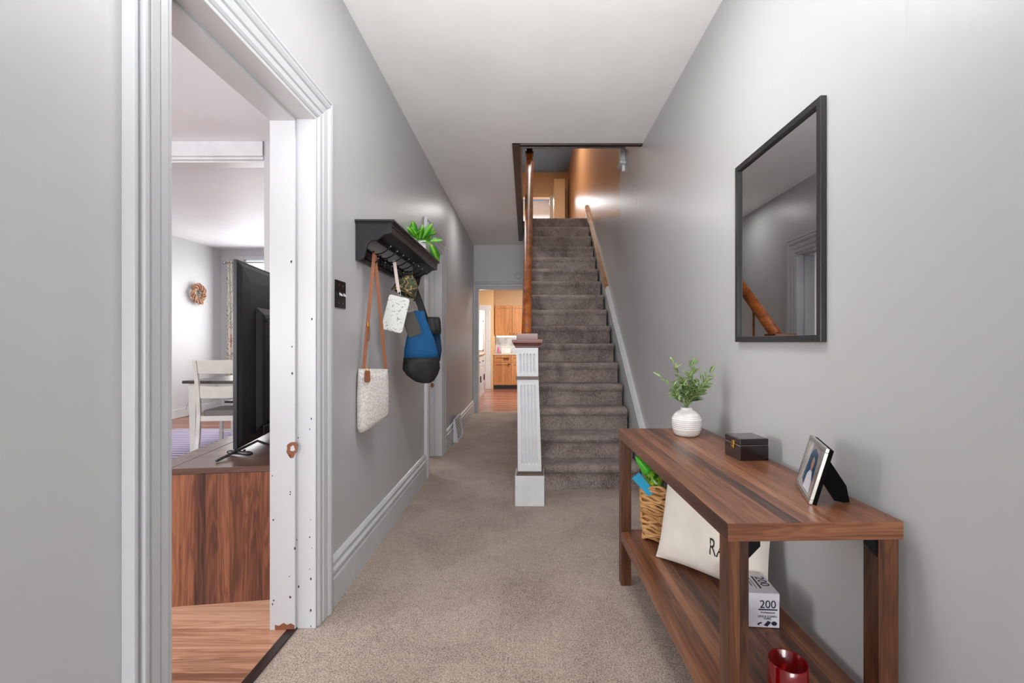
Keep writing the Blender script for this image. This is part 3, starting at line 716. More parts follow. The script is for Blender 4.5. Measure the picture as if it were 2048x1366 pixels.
# flat print: a person in a pale top with long blue hair
def flat(poly, z, mat, name):
    m = MB(); m.add([(a, b, z) for a, b in poly], [tuple(range(len(poly)))]); m.xf(PM); return m.build(name, mat, ph, raw=True)
flat([(.075, .125), (.115, .132), (.140, .12), (.152, .085), (.165, .030), (.13, .02), (.06, .05), (.062, .10)], .0014, plain('print_blue', srgb(30, 72, 104), .2), 'printed_hair')
flat([(.055, .014), (.13, .014), (.125, .055), (.105, .072), (.085, .072), (.065, .05)], .0018, plain('print_white', srgb(214, 218, 226), .2), 'printed_shirt')
flat([(.088, .070), (.082, .088), (.086, .106), (.098, .112), (.110, .104), (.112, .088), (.104, .070)], .0020, plain('print_skin', srgb(168, 128, 112), .2), 'printed_face')
# strut
sa = [pix(1638, 955, 1.262), pix(1644, 898, 1.268), pix(1693, 972, 1.240), pix(1700, 1008, 1.236), pix(1668, 1001, 1.236)]
MB().loft([sa, [p + Vector((.002, .004, 0)) for p in sa]]).build('strut', M_velvet, ph)

# ---- shelf contents
# pillow
P0 = Vector((.540, 1.985, SHZ)); pu = Vector((.262, -.315, 0)).normalized(); pn = Vector((pu.y, -pu.x, 0))
lean = R(13); pv = Vector((0, 0, 1)) * math.cos(lean) - pn * math.sin(lean); pnn = pn * math.cos(lean) + Vector((0, 0, 1)) * math.sin(lean)
PS = .42; PW = .475
def psurf(a, b, side):                       # a, b in -1..1
    pin = 1 - .07 * (1 - abs(b) ** 2.2) * abs(a) ** 3; pin2 = 1 - .07 * (1 - abs(a) ** 2.2) * abs(b) ** 3
    th = .072 * (max(0, (1 - abs(a) ** 2.6)) ** .55) * (max(0, (1 - abs(b) ** 2.6)) ** .55)
    wr = .003 * math.sin(9 * a + 4 * b) * (1 - abs(a)) + .003 * math.sin(13 * b - 5 * a) * abs(a)
    return pu * (PW / 2 * (1 + a * pin)) + pv * (PS / 2 * (1 + b * pin2)) + pnn * (side * th + (wr if side > 0 else 0) * (1 - max(abs(a), abs(b)) ** 6))
plw = thing('throw_pillow', 'cream square throw pillow with black letters on the lower shelf', 'pillow', base=P0)
N_ = 26; m = MB()
for side in (1, -1):
    m.loft([[psurf(-1 + 2 * i / N_, -1 + 2 * j / N_, side) for i in range(N_ + 1)] for j in range(N_ + 1)], cap=False, close=False)
pb = m.build('pillow_cover', M_whitecloth, plw, smooth=True, raw=True)
def pwarp(c): return psurf(c.x, c.y, 1) + pnn * .0012
text('RA', .44, M_ink, 'lettering', plw, None, (.50, 1.0), warp=lambda c: pwarp(Vector((c.x + .12, c.y - .50, 0))), label='black printed letters RA')
# tissue-like box of wipes
bc = thing('wipes_box', 'white printed carton marked 200 behind the near leg on the lower shelf', 'box', frame='O', org=(.664, 1.497, SHZ), rot=R(-4))
MB().box(0, .145, 0, .125, 0, .112).build('carton', M_card, bc, bevel=.001)
MB().loft([[(0, -.0008, .098), (.145, -.0008, .086), (.145, -.0008, .112), (0, -.0008, .112)], [(0, .0, .098), (.145, .0, .086), (.145, .0, .112), (0, .0, .112)]]).build('lid_flap', M_card, bc)
FM = lambda x, z: Matrix.Translation((x, -.0012, z)) @ Matrix.Rotation(math.pi / 2, 4, 'X')
text('200', .036, M_navy, 'count_number', bc, FM(.108, .0645), (.98, 1), align='CENTER')
MB().box(.078, .138, -.0014, -.001, .057, .061).build('printed_bar', M_navy, bc)
text('PreMoistened', .008, M_navy, 'small_print', bc, FM(.108, .047), align='CENTER')
text('LENS & SCREEN', .0088, M_navy, 'small_print', bc, FM(.106, .034), align='CENTER')
text('WIPES', .0088, M_navy, 'small_print', bc, FM(.106, .0265), align='CENTER')
MB().prism([(.095, .008), (.106, .004), (.118, .018), (.108, .023)], -.0016, -.001, 'y').build('printed_phone', M_navy, bc)
MB().prism([(.128 + .009 * math.cos(a), .0145 + .007 * math.sin(a)) for a in [k * .628 for k in range(10)]], -.0016, -.001, 'y').build('printed_lens', M_navy, bc)
MB().prism([(.074, .012), (.080, .016), (.088, .018), (.089, .015), (.082, .012), (.078, .006)], -.0016, -.001, 'y').build('printed_glasses', M_navy, bc)
TM = Matrix.Translation((.108, .108, .1124)) @ Matrix.Rotation(-math.pi / 2, 4, 'Z')
text('200', .042, M_navy, 'count_number', bc, TM)
MB().box(.096, .102, .030, .108, .1122, .1127).build('printed_bar', M_navy, bc)
MB().box(.084, .086, .030, .108, .1122, .1126).box(.074, .077, .045, .108, .1122, .1126).build('printed_lines', M_navy, bc)
# red glass candle holder
rc = Vector((.655, 1.165, SHZ))
rd = thing('candle_holder', 'red glass candle holder on the near end of the lower shelf', 'candle holder', base=rc)
MB().lathe([(.038, 0), (.045, .004), (.0475, .03), (.0475, .118), (.046, .120), (.0445, .118), (.0445, .012), (.02, .010)], rc, 40).build('glass', M_red, rd, smooth=True)
# ---- wicker basket
bo = Vector((.508, 2.158, SHZ)); brt = R(-30); BWd, BDp, BH = .255, .125, .262
bk = thing('wicker_basket', 'golden brown woven basket at the far end of the lower shelf', 'basket', frame='O', org=bo, rot=brt)
def rr(w0, d0, hw, hd_, n=56, p=5):
    out = []
    for j in range(n):
        a = 2 * math.pi * j / n; c, s_ = math.cos(a), math.sin(a); k = (abs(c) ** p + abs(s_) ** p) ** (-1 / p)
        out.append((w0 + hw * c * k, d0 + hd_ * s_ * k))
    return out
def bsz(z): return (BWd / 2 * (.93 + .10 * z / BH), BDp / 2 * (.93 + .10 * z / BH))
m = MB(); rings = []
for z in (.004, .05, .10, .15, .20, .25): hw, hd_ = bsz(z); rings.append([(x, y, z) for x, y in rr(BWd / 2, BDp / 2, hw - .007, hd_ - .007)])
for z in (.25, .15, .02): hw, hd_ = bsz(z); rings.append([(x, y, z) for x, y in rr(BWd / 2, BDp / 2, hw - .012, hd_ - .012)])
m.loft(rings).build('lining', plain('basket_lining', srgb(150, 102, 56), .7), bk)
wv = MB(); rb_ = random.Random(5); nz = 22
for k in range(nz):
    z = .008 + k * (BH - .016) / (nz - 1); hw, hd_ = bsz(z); pts = []; n = 84
    base_ = rr(BWd / 2, BDp / 2, hw - .002, hd_ - .002, n)
    ph_ = rb_.uniform(0, 6.28); f_ = rb_.choice([5, 6, 7, 8])
    for j, (x, y) in enumerate(base_ + base_[:1]):
        a = 2 * math.pi * j / n
        dz = .008 * math.sin(f_ * a + ph_) ; o2 = .004 * math.sin(f_ * a + ph_ + 1.57 + k * 3.14)
        cxx, cyy = BWd / 2, BDp / 2; l_ = math.hypot(x - cxx, y - cyy)
        pts.append((x + (x - cxx) / l_ * o2, y + (y - cyy) / l_ * o2, min(BH, max(.005, z + dz))))
    wv.tube(pts, [.0072 * (1 + .35 * math.sin(j * .9 + k)) for j in range(len(pts))], 6, cap=False)
wo = wv.build('woven_strands', M_wicker, bk, smooth=True); wo['kind'] = 'stuff'
# things sticking out of the basket
b0, b1 = Vector((.665, 2.165, .43)), pix(1273, 914, 2.17); dv = (b1 - b0); Lb = dv.length
btl = thing('green_bottle', 'lime printed bottle with bright green neck leaning out of the basket', 'bottle', base=b0)
q = dv.to_track_quat('Z', 'Y').to_matrix().to_4x4()
MB().lathe([(.034, -.04), (.040, 0), (.044, Lb * .35), (.038, Lb * .52), (.023, Lb * .68)], (0, 0, 0), 20).xf(q).build('bottle_body', M_lime, btl, smooth=True, raw=True)
MB().lathe([(.0235, Lb * .67), (.022, Lb * .74), (.019, Lb * .82), (.015, Lb * .93), (.008, Lb), (.002, Lb + .004)], (0, 0, 0), 20).xf(q).build('neck', M_green, btl, smooth=True, raw=True)
cy = thing('blue_card', 'bright blue card sticking up at the left corner of the basket', 'card', base=(.50, 2.16, .5))
a1, a2, a3, a4 = pix(1265, 958, 2.13), pix(1279, 946, 2.13), pix(1312, 985, 2.13), pix(1296, 992, 2.13)
t3 = Vector((.0, .012, 0))
MB().loft([[a1, a2, a3, a4], [a1 + t3, a2 + t3, a3 + t3, a4 + t3]]).build('card_sheet', M_cyan, cy)
bb = thing('black_pouch', 'black pouch bulging from the basket beside the green bottle', 'pouch', base=(.64, 2.09, .5))
MB().sphere((.652, 2.125, .515), .052, 16, 10, (1, .7, 1.1)).build('pouch_body', M_blackcloth, bb, smooth=True)

# ================================================================ MIRROR
mr = thing('wall_mirror', 'rectangular mirror in a thin black frame on the right wall', 'mirror', base=(.915, 1.73, 1.2))
my0, my1, mz0, mz1 = 1.427, 2.03, 1.200, 1.975; fwid = .023; X0, X1 = .905, .9255
for nm, (a, b, c, d) in (('frame_side', (my0, my0 + fwid, mz0, mz1)), ('frame_side', (my1 - fwid, my1, mz0, mz1)), ('frame_rail', (my0 + fwid, my1 - fwid, mz0, mz0 + fwid)), ('frame_rail', (my0 + fwid, my1 - fwid, mz1 - fwid, mz1))):
    MB().box(X0, X1, a, b, c, d).build(nm, M_mframe, mr, bevel=.002)
MB().box(.917, .9245, my0 + fwid - .002, my1 - fwid + .002, mz0 + fwid - .002, mz1 - fwid + .002).build('mirror_glass', M_mirror, mr)

# ================================================================ LEFT WALL THINGS (frame L)
# light switch
ls = thing('light_switch', 'black double toggle switch plate between doorway and coat rack', 'light switch', base=(0, 2.17, 1.43), frame='L')
MB().box(0, .006, 2.112, 2.232, 1.362, 1.492).build('plate', M_iron, ls, bevel=.003)
for s_ in (2.150, 2.196):
    t_ = MB().box(.006, .009, s_ - .007, s_ + .007, 1.412, 1.442).build('switch_slot', M_black, ls)
    MB().loft([[(.006, s_ - .005, 1.422), (.006, s_ + .005, 1.422), (.006, s_ + .005, 1.436), (.006, s_ - .005, 1.436)], [(.022, s_ - .004, 1.410 + .005), (.022, s_ + .004, 1.415), (.022, s_ + .004, 1.424), (.022, s_ - .004, 1.424)]]).build('toggle', M_trim2, ls, bevel=.001)
    for z in (1.385, 1.469): MB().lathe([(.003, 0), (.003, .001)], (0, 0, 0), 8).xf(Matrix.Translation((.006, s_, z)) @ Matrix.Rotation(R(90), 4, 'Y')).build('screw', M_silver, ls)
# coat rack
ck = thing('coat_rack', 'black wall shelf with scalloped ends and iron coat hooks on the left wall', 'coat rack', base=(0, 3.0, 1.65), frame='L')
CR0, CR1, RZ = 2.37, 3.60, 1.825
MB().box(0, .205, CR0 - .012, CR1 + .012, RZ, RZ + .012).box(0, .198, CR0 - .004, CR1 + .004, RZ - .006, RZ).build('shelf_top', M_black, ck, bevel=.002)
scal = [(0, RZ), (.188, RZ), (.188, RZ - .055), (.175, RZ - .058), (.150, RZ - .062), (.128, RZ - .080), (.110, RZ - .092), (.085, RZ - .096), (.066, RZ - .108), (.056, RZ - .130), (.050, RZ - .165), (.042, RZ - .185), (.02, RZ - .196), (0, RZ - .198)]
for s_ in (CR0, CR1 - .018):
    MB().prism([(a, b) for a, b in scal], s_, s_ + .018, 'y').build('end_panel', M_black, ck, bevel=.001)
MB().box(.174, .188, CR0 + .018, CR1 - .018, RZ - .055, RZ).box(.186, .192, CR0 + .01, CR1 - .01, RZ - .020, RZ - .006).build('front_fascia', M_black, ck, bevel=.001)
MB().box(0, .016, CR0 + .018, CR1 - .018, RZ - .198, RZ - .110).box(0, .010, CR0 + .018, CR1 - .018, RZ - .03, RZ).build('back_board', M_black, ck, bevel=.002)
HS = [2.475 + .128 * k for k in range(8)]
def bez(p0, p1, p2, p3, n=12): return [(1 - t) ** 3 * Vector(p0) + 3 * (1 - t) ** 2 * t * Vector(p1) + 3 * (1 - t) * t * t * Vector(p2) + t ** 3 * Vector(p3) for t in [i / n for i in range(n + 1)]]
for s_ in HS:
    zt = RZ - .115; m = MB()
    m.box(.016, .020, s_ - .009, s_ + .009, zt - .065, zt + .01)
    arm = bez((.02, s_, zt - .01), (.06, s_, zt - .045), (.11, s_, zt - .040), (.150, s_, zt + .008), 12)
    m.tube(arm, .0036, 8)
    low = bez((.02, s_, zt - .055), (.05, s_, zt - .085), (.085, s_, zt - .085), (.085, s_, zt - .055), 8)
    m.tube(low, .0036, 8)
    hk = m.build('hook', M_iron, ck, smooth=False)
    MB().sphere(tuple(arm[-1] + Vector((.002, 0, .002))), .0062, 10, 8).sphere(tuple(low[-1]), .0055, 10, 8).build('hook_tip', M_knob, hk, smooth=True)
# potted plant on the rack
pp = thing('pothos_plant', 'white square pot of bright variegated leaves on the coat rack', 'potted plant', base=(.085, 3.42, RZ + .012), frame='L')
m = MB(); m.loft([[(.085 + sx * w_, 3.42 + sy * w_, RZ + .012 + z) for sx, sy in ((-1, -1), (1, -1), (1, 1), (-1, 1))] for w_, z in ((.058, 0), (.070, .10), (.070, .112), (.062, .112), (.058, .09))])
m.build('pot', M_white, pp, bevel=.004)
PL = [leaf_mesh('leaf', .125, .033, M_poth, .25, .35), leaf_mesh('leaf', .105, .030, M_poth, .2, .5)]
for i in range(30):
    a = i * 2.399; el = rg.uniform(.05, 1.15) if i > 8 else rg.uniform(.6, 1.4); l_ = rg.uniform(.02, .075)
    d = Vector((math.cos(a) * math.cos(el), math.sin(a) * math.cos(el) * 1.25, math.sin(el)))
    st0 = Vector((d.x * .02, d.y * .02, .105)); p = st0 + d * l_
    if p.x < -.03: d.x = abs(d.x) * .4; p.x = -.03
    MB().tube([st0, p], .0022, 5).build('stalk', M_stem, pp, raw=True)
    put_leaf(rg.choice(PL), pp, p, d, rg.uniform(-.6, .6), rg.uniform(.75, 1.05), Vector((.2, -.9, .5)))
for (dx, dy, dz) in ((.09, .03, .08), (.10, -.02, .085), (.095, .10, .08)):     # trailing leaves over the pot edge
    put_leaf(PL[1], pp, Vector((dx - .01, dy, dz + .01)), Vector((.45, .15, -.8)), .3, 1.0, Vector((.5, -.8, .2)))
# vent grille over the baseboard
vt = thing('vent_grille', 'white metal floor register leaning on the baseboard of the left wall', 'vent', base=(.03, 5.7, 0), frame='L')
V0, V1 = 5.42, 5.90
def vb(s0, s1, z0, z1, t0=0, t1=.012):
    f = lambda z: .075 - .15 * z
    return MB().loft([[(f(z0) + t0, s0, z0), (f(z0) + t1, s0, z0), (f(z1) + t1, s0, z1), (f(z1) + t0, s0, z1)], [(f(z0) + t0, s1, z0), (f(z0) + t1, s1, z0), (f(z1) + t1, s1, z1), (f(z1) + t0, s1, z1)]])
for a in ((V0, V0 + .03, .0, .28), (V1 - .03, V1, .0, .28), (V0 + .03, V1 - .03, .25, .28), (V0 + .03, V1 - .03, .0, .03)): vb(*a).build('border', M_trim2, vt, bevel=.002)
for k in range(7): vb(V0 + .03, V1 - .03, .045 + k * .029, .058 + k * .029, -.002, .006).build('louvre', M_trim2, vt)
MB().prism([(.025, 0), (.075, 0), (.033, .28), (.025, .28)], V0 - .004, V0, 'y').build('side_flange', M_trim2, vt)
vb(V0 + .01, V1 - .01, .02, .26, -.012, -.010).build('duct_back', plain('duct_grey', srgb(120, 122, 124), .5), vt)
# ---- hanging things
def armpt(k, f=.6): 
    s_ = HS[k]; zt = RZ - .115
    return bez((.02, s_, zt - .01), (.06, s_, zt - .045), (.11, s_, zt - .040), (.150, s_, zt + .008), 20)[int(20 * f)]
def strap(pts, w_, t_, wd=Vector((0, 1, 0))):
    m = MB(); rings = []
    for i, p in enumerate(pts):
        p = Vector(p); tg = (Vector(pts[min(i + 1, len(pts) - 1)]) - Vector(pts[max(i - 1, 0)])).normalized()
        a = (wd - tg * wd.dot(tg)).normalized(); b = tg.cross(a).normalized()
        rings.append([p - a * w_ - b * t_, p + a * w_ - b * t_, p + a * w_ + b * t_, p - a * w_ + b * t_])
    return m.loft(rings)
# white crossbody bag
hb = armpt(0, .35); bcx = toL(pix(747, 790, 2.46)); bd = Vector((.42, .90, 0)).normalized(); bn = Vector((.90, -.42, 0))
wb = thing('crossbody_bag', 'white woven crossbody bag on tan leather strap hanging from nearest hook', 'bag', base=(hb.x, hb.y, 1.05), frame='L')
def bagring(cz, hw, th, tiltz=0, n=28, cx=bcx):
    out = []
    for j in range(n):
        a = 2 * math.pi * j / n; c, s_ = math.cos(a), math.sin(a); k = (abs(c) ** 3 + abs(s_) ** 3) ** (-1 / 3)
        p = Vector((cx.x, cx.y, 0)) + bd * (hw * c * k) + bn * (th * s_ * k); out.append((p.x, p.y, cz + tiltz * c * k))
    return out
bzt = 1.055
rings = [bagring(bzt - .300, .085, .012, .03), bagring(bzt - .296, .098, .026, .03), bagring(bzt - .27, .106, .034, .026), bagring(bzt - .15, .106, .036, .01), bagring(bzt - .05, .102, .033, .0), bagring(bzt, .098, .028, -.006), bagring(bzt - .004, .094, .024, -.006), bagring(bzt - .06, .09, .02, 0)]
MB().loft(rings).build('bag_body', M_weave, wb, smooth=True)
e1 = Vector((bcx.x, bcx.y, bzt)) - bd * .085 + bn * .012; e2 = Vector((bcx.x, bcx.y, bzt)) + bd * .088 + bn * .005
apx = Vector((hb.x, hb.y, hb.z + .006))
strap([e1 + Vector((0, 0, -.01)), e1.lerp(apx, .35), e1.lerp(apx, .7), apx - Vector((0, .008, .01)), apx], .009, .0015, Vector((.8, .6, 0))).build('strap', M_tanleather, wb)
strap([apx, apx + Vector((0, .008, -.01)), e2.lerp(apx, .6), e2.lerp(apx, .3), e2 + Vector((0, 0, -.01))], .009, .0015, Vector((.8, .6, 0))).build('strap', M_tanleather, wb)
tabc = e1 - Vector((0, 0, .03)) + bn * .027
m = MB(); 
rings = [[tabc + bd * (w_ * sx) + bn * (.003 * sy) + Vector((0, 0, z)) for sx, sy in ((-1, -1), (1, -1), (1, 1), (-1, 1))] for w_, z in ((.012, -.035), (.020, -.028), (.018, .02), (.014, .026))]
m.loft(rings).build('leather_tab', M_tanleather, wb, bevel=.002)
MB().tube([tabc + bd * .012 * math.cos(a) + Vector((0, 0, .032 + .009 * math.sin(a))) for a in [k * .524 for k in range(13)]], .002, 6).build('ring', M_gold, wb, smooth=True)
bp = e1.lerp(apx, .38) + Vector((.004, 0, 0))
MB().box(bp.x - .003, bp.x + .003, bp.y - .012, bp.y + .012, bp.z - .012, bp.z + .012).build('buckle', M_gold, wb, bevel=.002)
strap([bp + Vector((.004, 0, -.01)), bp + Vector((.01, -.012, -.05)), bp + Vector((.008, -.022, -.09))], .005, .0012).build('strap_end', M_tanleather, wb)
# helper: rounded slab facing the camera, turned and tilted
def slab(w_, h_, t_, r_=.015, n=5):
    pts = []
    for cx_, cz_, a0 in ((w_ / 2 - r_, h_ / 2 - r_, 0), (-w_ / 2 + r_, h_ / 2 - r_, 90), (-w_ / 2 + r_, -h_ / 2 + r_, 180), (w_ / 2 - r_, -h_ / 2 + r_, 270)):
        for k in range(n + 1):
            a = R(a0 + 90 * k / n); pts.append((cx_ + r_ * math.cos(a), cz_ + r_ * math.sin(a)))
    return MB().loft([[(x * s_, y, z * s_) for x, z in pts] for y, s_ in ((-t_ / 2, .97), (-t_ / 2 + .003, 1), (t_ / 2 - .003, 1), (t_ / 2, .97))])
def hang(px_, py_, Y, tilt, turn): return Matrix.Translation(toL(pix(px_, py_, Y))) @ Matrix.Rotation(R(turn), 4, 'Z') @ Matrix.Rotation(R(tilt), 4, 'Y')
a2 = armpt(2, .62)
wl = thing('white_wristlet', 'white wristlet purse with small black print hanging beside the camouflage cap', 'purse', base=(a2.x, a2.y, 1.4), frame='L')
MW = hang(791, 628, 2.70, 13, 18)
slab(.122, .212, .022).xf(MW).build('purse_body', M_print, wl, smooth=False)
z_ = MB().tube([(.0612 * math.cos(a) ** 1 if 0 else x, 0, z) for x, z in ((-.045, .106), (.046, .106), (.058, .098), (.0618, .085), (.0618, -.085), (.055, -.100))], .0022, 6).xf(MW).build('zipper', M_silver, wl, smooth=True)
tp_ = MW @ Vector((-.004, 0, .112)); strap([a2 + Vector((0, 0, .006)), a2.lerp(tp_, .35), a2.lerp(tp_, .8), tp_ + Vector((0, 0, .02))], .0095, .0015, Vector((1, 0, 0))).build('wrist_strap', plain('pale_pink_leather', srgb(222, 206, 200), .5), wl)
MB().tube([tp_ + Vector((.008 * math.cos(a), 0, .012 + .014 * math.sin(a))) for a in [k * .524 for k in range(13)]], .0018, 6).build('ring', M_silver, wl, smooth=True)
# camouflage cap
a3_ = armpt(3, .4)
cpp = thing('camouflage_cap', 'camouflage baseball cap hanging on the rack behind the white wristlet', 'cap', base=(a3_.x, a3_.y, 1.5), frame='L')
MC = hang(808, 585, 2.88, 25, 30)
m = MB(); rings = []
for i in range(9):
    a = R(8 + 84 * i / 8); rings.append([(.075 * math.sin(a) * math.cos(2 * math.pi * j / 24), .085 * math.sin(a) * math.sin(2 * math.pi * j / 24), .115 * math.cos(a)) for j in range(24)])
m.loft(rings, cap=False).xf(MC).build('crown', M_camo, cpp, smooth=True)
MB().sphere((0, 0, .116), .008).xf(MC).build('button', M_camo, cpp, smooth=True)
m = MB(); m.loft([[(.078 * math.cos(a), -.07 * math.sin(a) * k, -.004 - .02 * (k - 1)) for a in [math.pi * j / 14 for j in range(15)]] for k in (1.0, 1.5, 1.95)], cap=False, close=False)
bo_ = m.xf(MC).build('brim', M_camo, cpp, smooth=True); sm = bo_.modifiers.new('solid', 'SOLIDIFY'); sm.thickness = .003
# charcoal wallet with keys
gw = thing('charcoal_wallet', 'charcoal tweed wallet with metal keyring hanging in front of the blue tote', 'wallet', base=(a3_.x, a3_.y, 1.3), frame='L')
MG = hang(823, 649, 2.84, -20, 25)
slab(.085, .150, .018, .008).xf(MG).build('wallet_body', M_tweed, gw)
kp_ = MG @ Vector((.0, 0, .075))
MB().tube([kp_ + Vector((.010 * math.cos(a), 0, .016 + .014 * math.sin(a))) for a in [k * .524 for k in range(13)]], .002, 6).build('keyring', M_silver, gw, smooth=True)
MB().tube([kp_ + Vector((.012, 0, .07)), kp_ + Vector((.012, 0, .02))], .004, 8).build('metal_bar', M_silver, gw, smooth=True)
MB().tube([kp_ + Vector((.0, 0, .03)), a3_ + Vector((0, 0, -.006))], .0018, 6).build('cord', M_blackcloth, gw)
# blue tote
a5 = armpt(5, .35)
tt = thing('blue_tote_bag', 'blue canvas tote with black base and black straps on the coat rack', 'bag', base=(a5.x, a5.y, 1.3), frame='L')
td = Vector((.86, .5, 0)); tn_ = Vector((.5, -.86, 0)); TY = 3.08
def tr(px_, py_, hw, th, dy=0, n=24):
    c0_ = toL(pix(px_, py_, TY + dy)); out = []
    for j in range(n):
        a = 2 * math.pi * j / n; c, s_ = math.cos(a), math.sin(a); k = (abs(c) ** 2.6 + abs(s_) ** 2.6) ** (-1 / 2.6)
        p = c0_ + td * (hw * c * k) + tn_ * (th * s_ * k * (1 + .12 * math.sin(7 * a + py_ * .05))); out.append(p)
    return out
MB().loft([tr(843, 716, .118, .05), tr(842, 700, .112, .05), tr(841, 675, .092, .048), tr(840, 655, .066, .042), tr(838, 636, .045, .034), tr(838, 622, .036, .02)]).build('canvas_body', M_blue, tt, smooth=True)
MB().loft([tr(852, 766, .03, .02), tr(849, 762, .065, .035), tr(845, 750, .105, .048), tr(843, 738, .127, .053), tr(843, 727, .125, .053), tr(843, 715, .119, .0505)]).build('black_base', M_blackcloth, tt, smooth=True)
MB().loft([tr(866, 722, .05, .03, .12), tr(870, 700, .048, .03, .12), tr(869, 680, .045, .03, .12), tr(866, 655, .046, .03, .12)]).build('side_panel', M_dblue, tt, smooth=True)
MB().loft([tr(868, 668, .048, .036, .06), tr(868, 658, .050, .036, .06), tr(867, 645, .050, .034, .06), tr(866, 638, .050, .03, .06), tr(866, 634, .046, .012, .06)]).build('rolled_top', M_blackcloth, tt, smooth=True)
s1 = toL(pix(834, 626, TY)); s2 = toL(pix(850, 640, TY + .05)); ap5 = a5 + Vector((0, 0, .006))
strap([s2 + Vector((0, 0, -.03)), s2.lerp(ap5, .3) + Vector((.006, 0, 0)), s2.lerp(ap5, .7), ap5], .019, .003, Vector((1, .1, 0))).build('strap', M_blackcloth, tt)
ap6 = armpt(5, .55) + Vector((0, .0, .006)); s3 = toL(pix(856, 640, TY + .1))
strap([s3 + Vector((0, 0, -.02)), s3.lerp(ap6, .4), ap6], .012, .003, Vector((1, .1, 0))).build('strap', M_blackcloth, tt)

# detector on the end wall
dt = thing('round_detector', 'small round white detector on the wall above the kitchen doorway', 'detector', base=(pix(1037, 551, KY).x, KY, pix(1037, 551, KY).z))
pc = pix(1037, 551, KY)
MB().lathe([(.052, 0), (.052, .012), (.044, .022), (.02, .024)], (0, 0, 0), 24).xf(Matrix.Translation(pc) @ Matrix.Rotation(R(90), 4, 'X')).build('casing', M_trimgrey, dt, smooth=False)
MB().lathe([(.014, .022), (.012, .030)], (0, 0, 0), 16).xf(Matrix.Translation(pc) @ Matrix.Rotation(R(90), 4, 'X')).build('button', M_trim2, dt)

# ================================================================ LIVING ROOM
CO = Vector((-1.735, 2.035, 0)); CRT = .14; CH = .627
cs = thing('media_console', 'walnut brown television console seen from its end through the doorway', 'console', frame='O', org=CO, rot=CRT)
MB().box(.105, .612, .004, 1.56, .0, CH - .028).build('cabinet_body', M_cons_z, cs, bevel=.001)
MB().box(.100, .618, 0, 1.565, CH - .026, CH).build('top_panel', M_cons_y, cs, bevel=.0015)
MB().box(.0, .096, 0, 1.565, CH - .026, CH).build('front_top_strip', M_cons_y, cs, bevel=.0015)
MB().box(.012, .098, .004, 1.56, .0, CH - .028).build('front_frame', M_cons_z, cs, bevel=.001)
for k in range(3):
    d_ = MB().box(-.006, .012, .02 + k * .51, .52 + k * .51, .04, CH - .04).build('door', M_cons_z, cs, bevel=.002)
    MB().box(-.018, -.006, .48 + k * .51 - (.42 if k == 2 else 0), .495 + k * .51 - (.42 if k == 2 else 0), .28, .42).build('handle', M_iron, d_, bevel=.002)
# television, seen from behind
TVO = Vector((-1.494, 2.307, .655)); TVR = .196
tv = thing('television', 'large black flat television seen from behind on the walnut console', 'television', frame='O', org=TVO, rot=TVR)
TLn, THt = 1.36, .965
MB().box(-.022, .0, 0, TLn, 0, THt).build('bezel', M_tvblack, tv, bevel=.004)
MB().box(-.024, -.0215, .012, TLn - .012, .014, THt - .012).build('screen', M_screen, tv)
MB().loft([[(x, y, z) for y, z in ((a, b), (TLn - a, b), (TLn - a, c), (a, c))] for x, a, b, c in ((0, .008, .008, THt - .008), (.012, .030, .03, THt - .03), (.016, .12, .05, THt - .10))]).build('back_cover', M_tvblack, tv, bevel=.006)
MB().loft([[(x, y, z) for y, z in ((a, b), (TLn - a, b), (TLn - a, c), (a, c))] for x, a, b, c in ((.014, .19, .045, .74), (.045, .215, .08, .70), (.050, .235, .10, .68))]).build('electronics_housing', M_tvblack, tv, bevel=.006)
for (z0, z1) in ((.705, .72), (.60, .612)): MB().box(.047, .056, .24, 1.1, z0 - .05, z1 - .05).build('ridge', M_tvblack, tv, bevel=.003)
MB().box(.046, .060, .19, 1.15, .03, .085).build('lower_bulge', M_tvblack, tv, bevel=.012)
rc_ = MB().box(.049, .062, .40, .62, .13, .50).build('port_panel', plain('port_black', srgb(14, 14, 16), .4), tv, bevel=.003)
MB().box(.050, .068, .380, .400, .16, .50).build('blue_strip', M_blue_led, tv)
c_, s__ = math.cos(-TVR), math.sin(-TVR)
def tvl(p): v = Vector(p) - TVO; return Vector((v.x * c_ - v.y * s__, v.x * s__ + v.y * c_, v.z))
for sh in (0, .9):
    off = Vector((-math.sin(TVR), math.cos(TVR), 0)) * sh
    at_, t1, t2 = tvl(Vector((-1.478, 2.45, .668)) + off), tvl(Vector((-1.50, 2.165, CH + .008)) + off), tvl(Vector((-1.295, 2.37, CH + .008)) + off)
    MB().tube([t1, t1.lerp(at_, .6), at_, at_.lerp(t2, .4), t2], .009, 8, flat=.7).build('stand_foot', M_tvblack, tv, smooth=True)
gc = thing('game_controller', 'black game controller lying under the television on the console', 'controller', base=(-1.46, 2.28, CH))
p1, p2 = Vector((-1.545, 2.315, CH + .014)), Vector((-1.40, 2.27, CH + .016))
MB().tube([p1, p1.lerp(p2, .15), p1.lerp(p2, .4), p1.lerp(p2, .6), p1.lerp(p2, .85), p2], [.010, .016, .013, .013, .016, .010], 12, flat=.75).build('controller_body', M_tvblack, gc, smooth=True)
for q_ in (.3, .7): MB().lathe([(.006, 0), (.006, .010), (.004, .012)], p1.lerp(p2, q_) + Vector((0, 0, .006)), 10).build('thumb_stick', M_black, gc)
# rug
rgx = thing('striped_rug', 'striped lilac and white rug under the dining table', 'rug', base=(-3.8, 5.2, 0))
MB().box(-4.9, -2.4, 4.35, 6.25, -.002, .008).build('rug_sheet', M_rug, rgx)
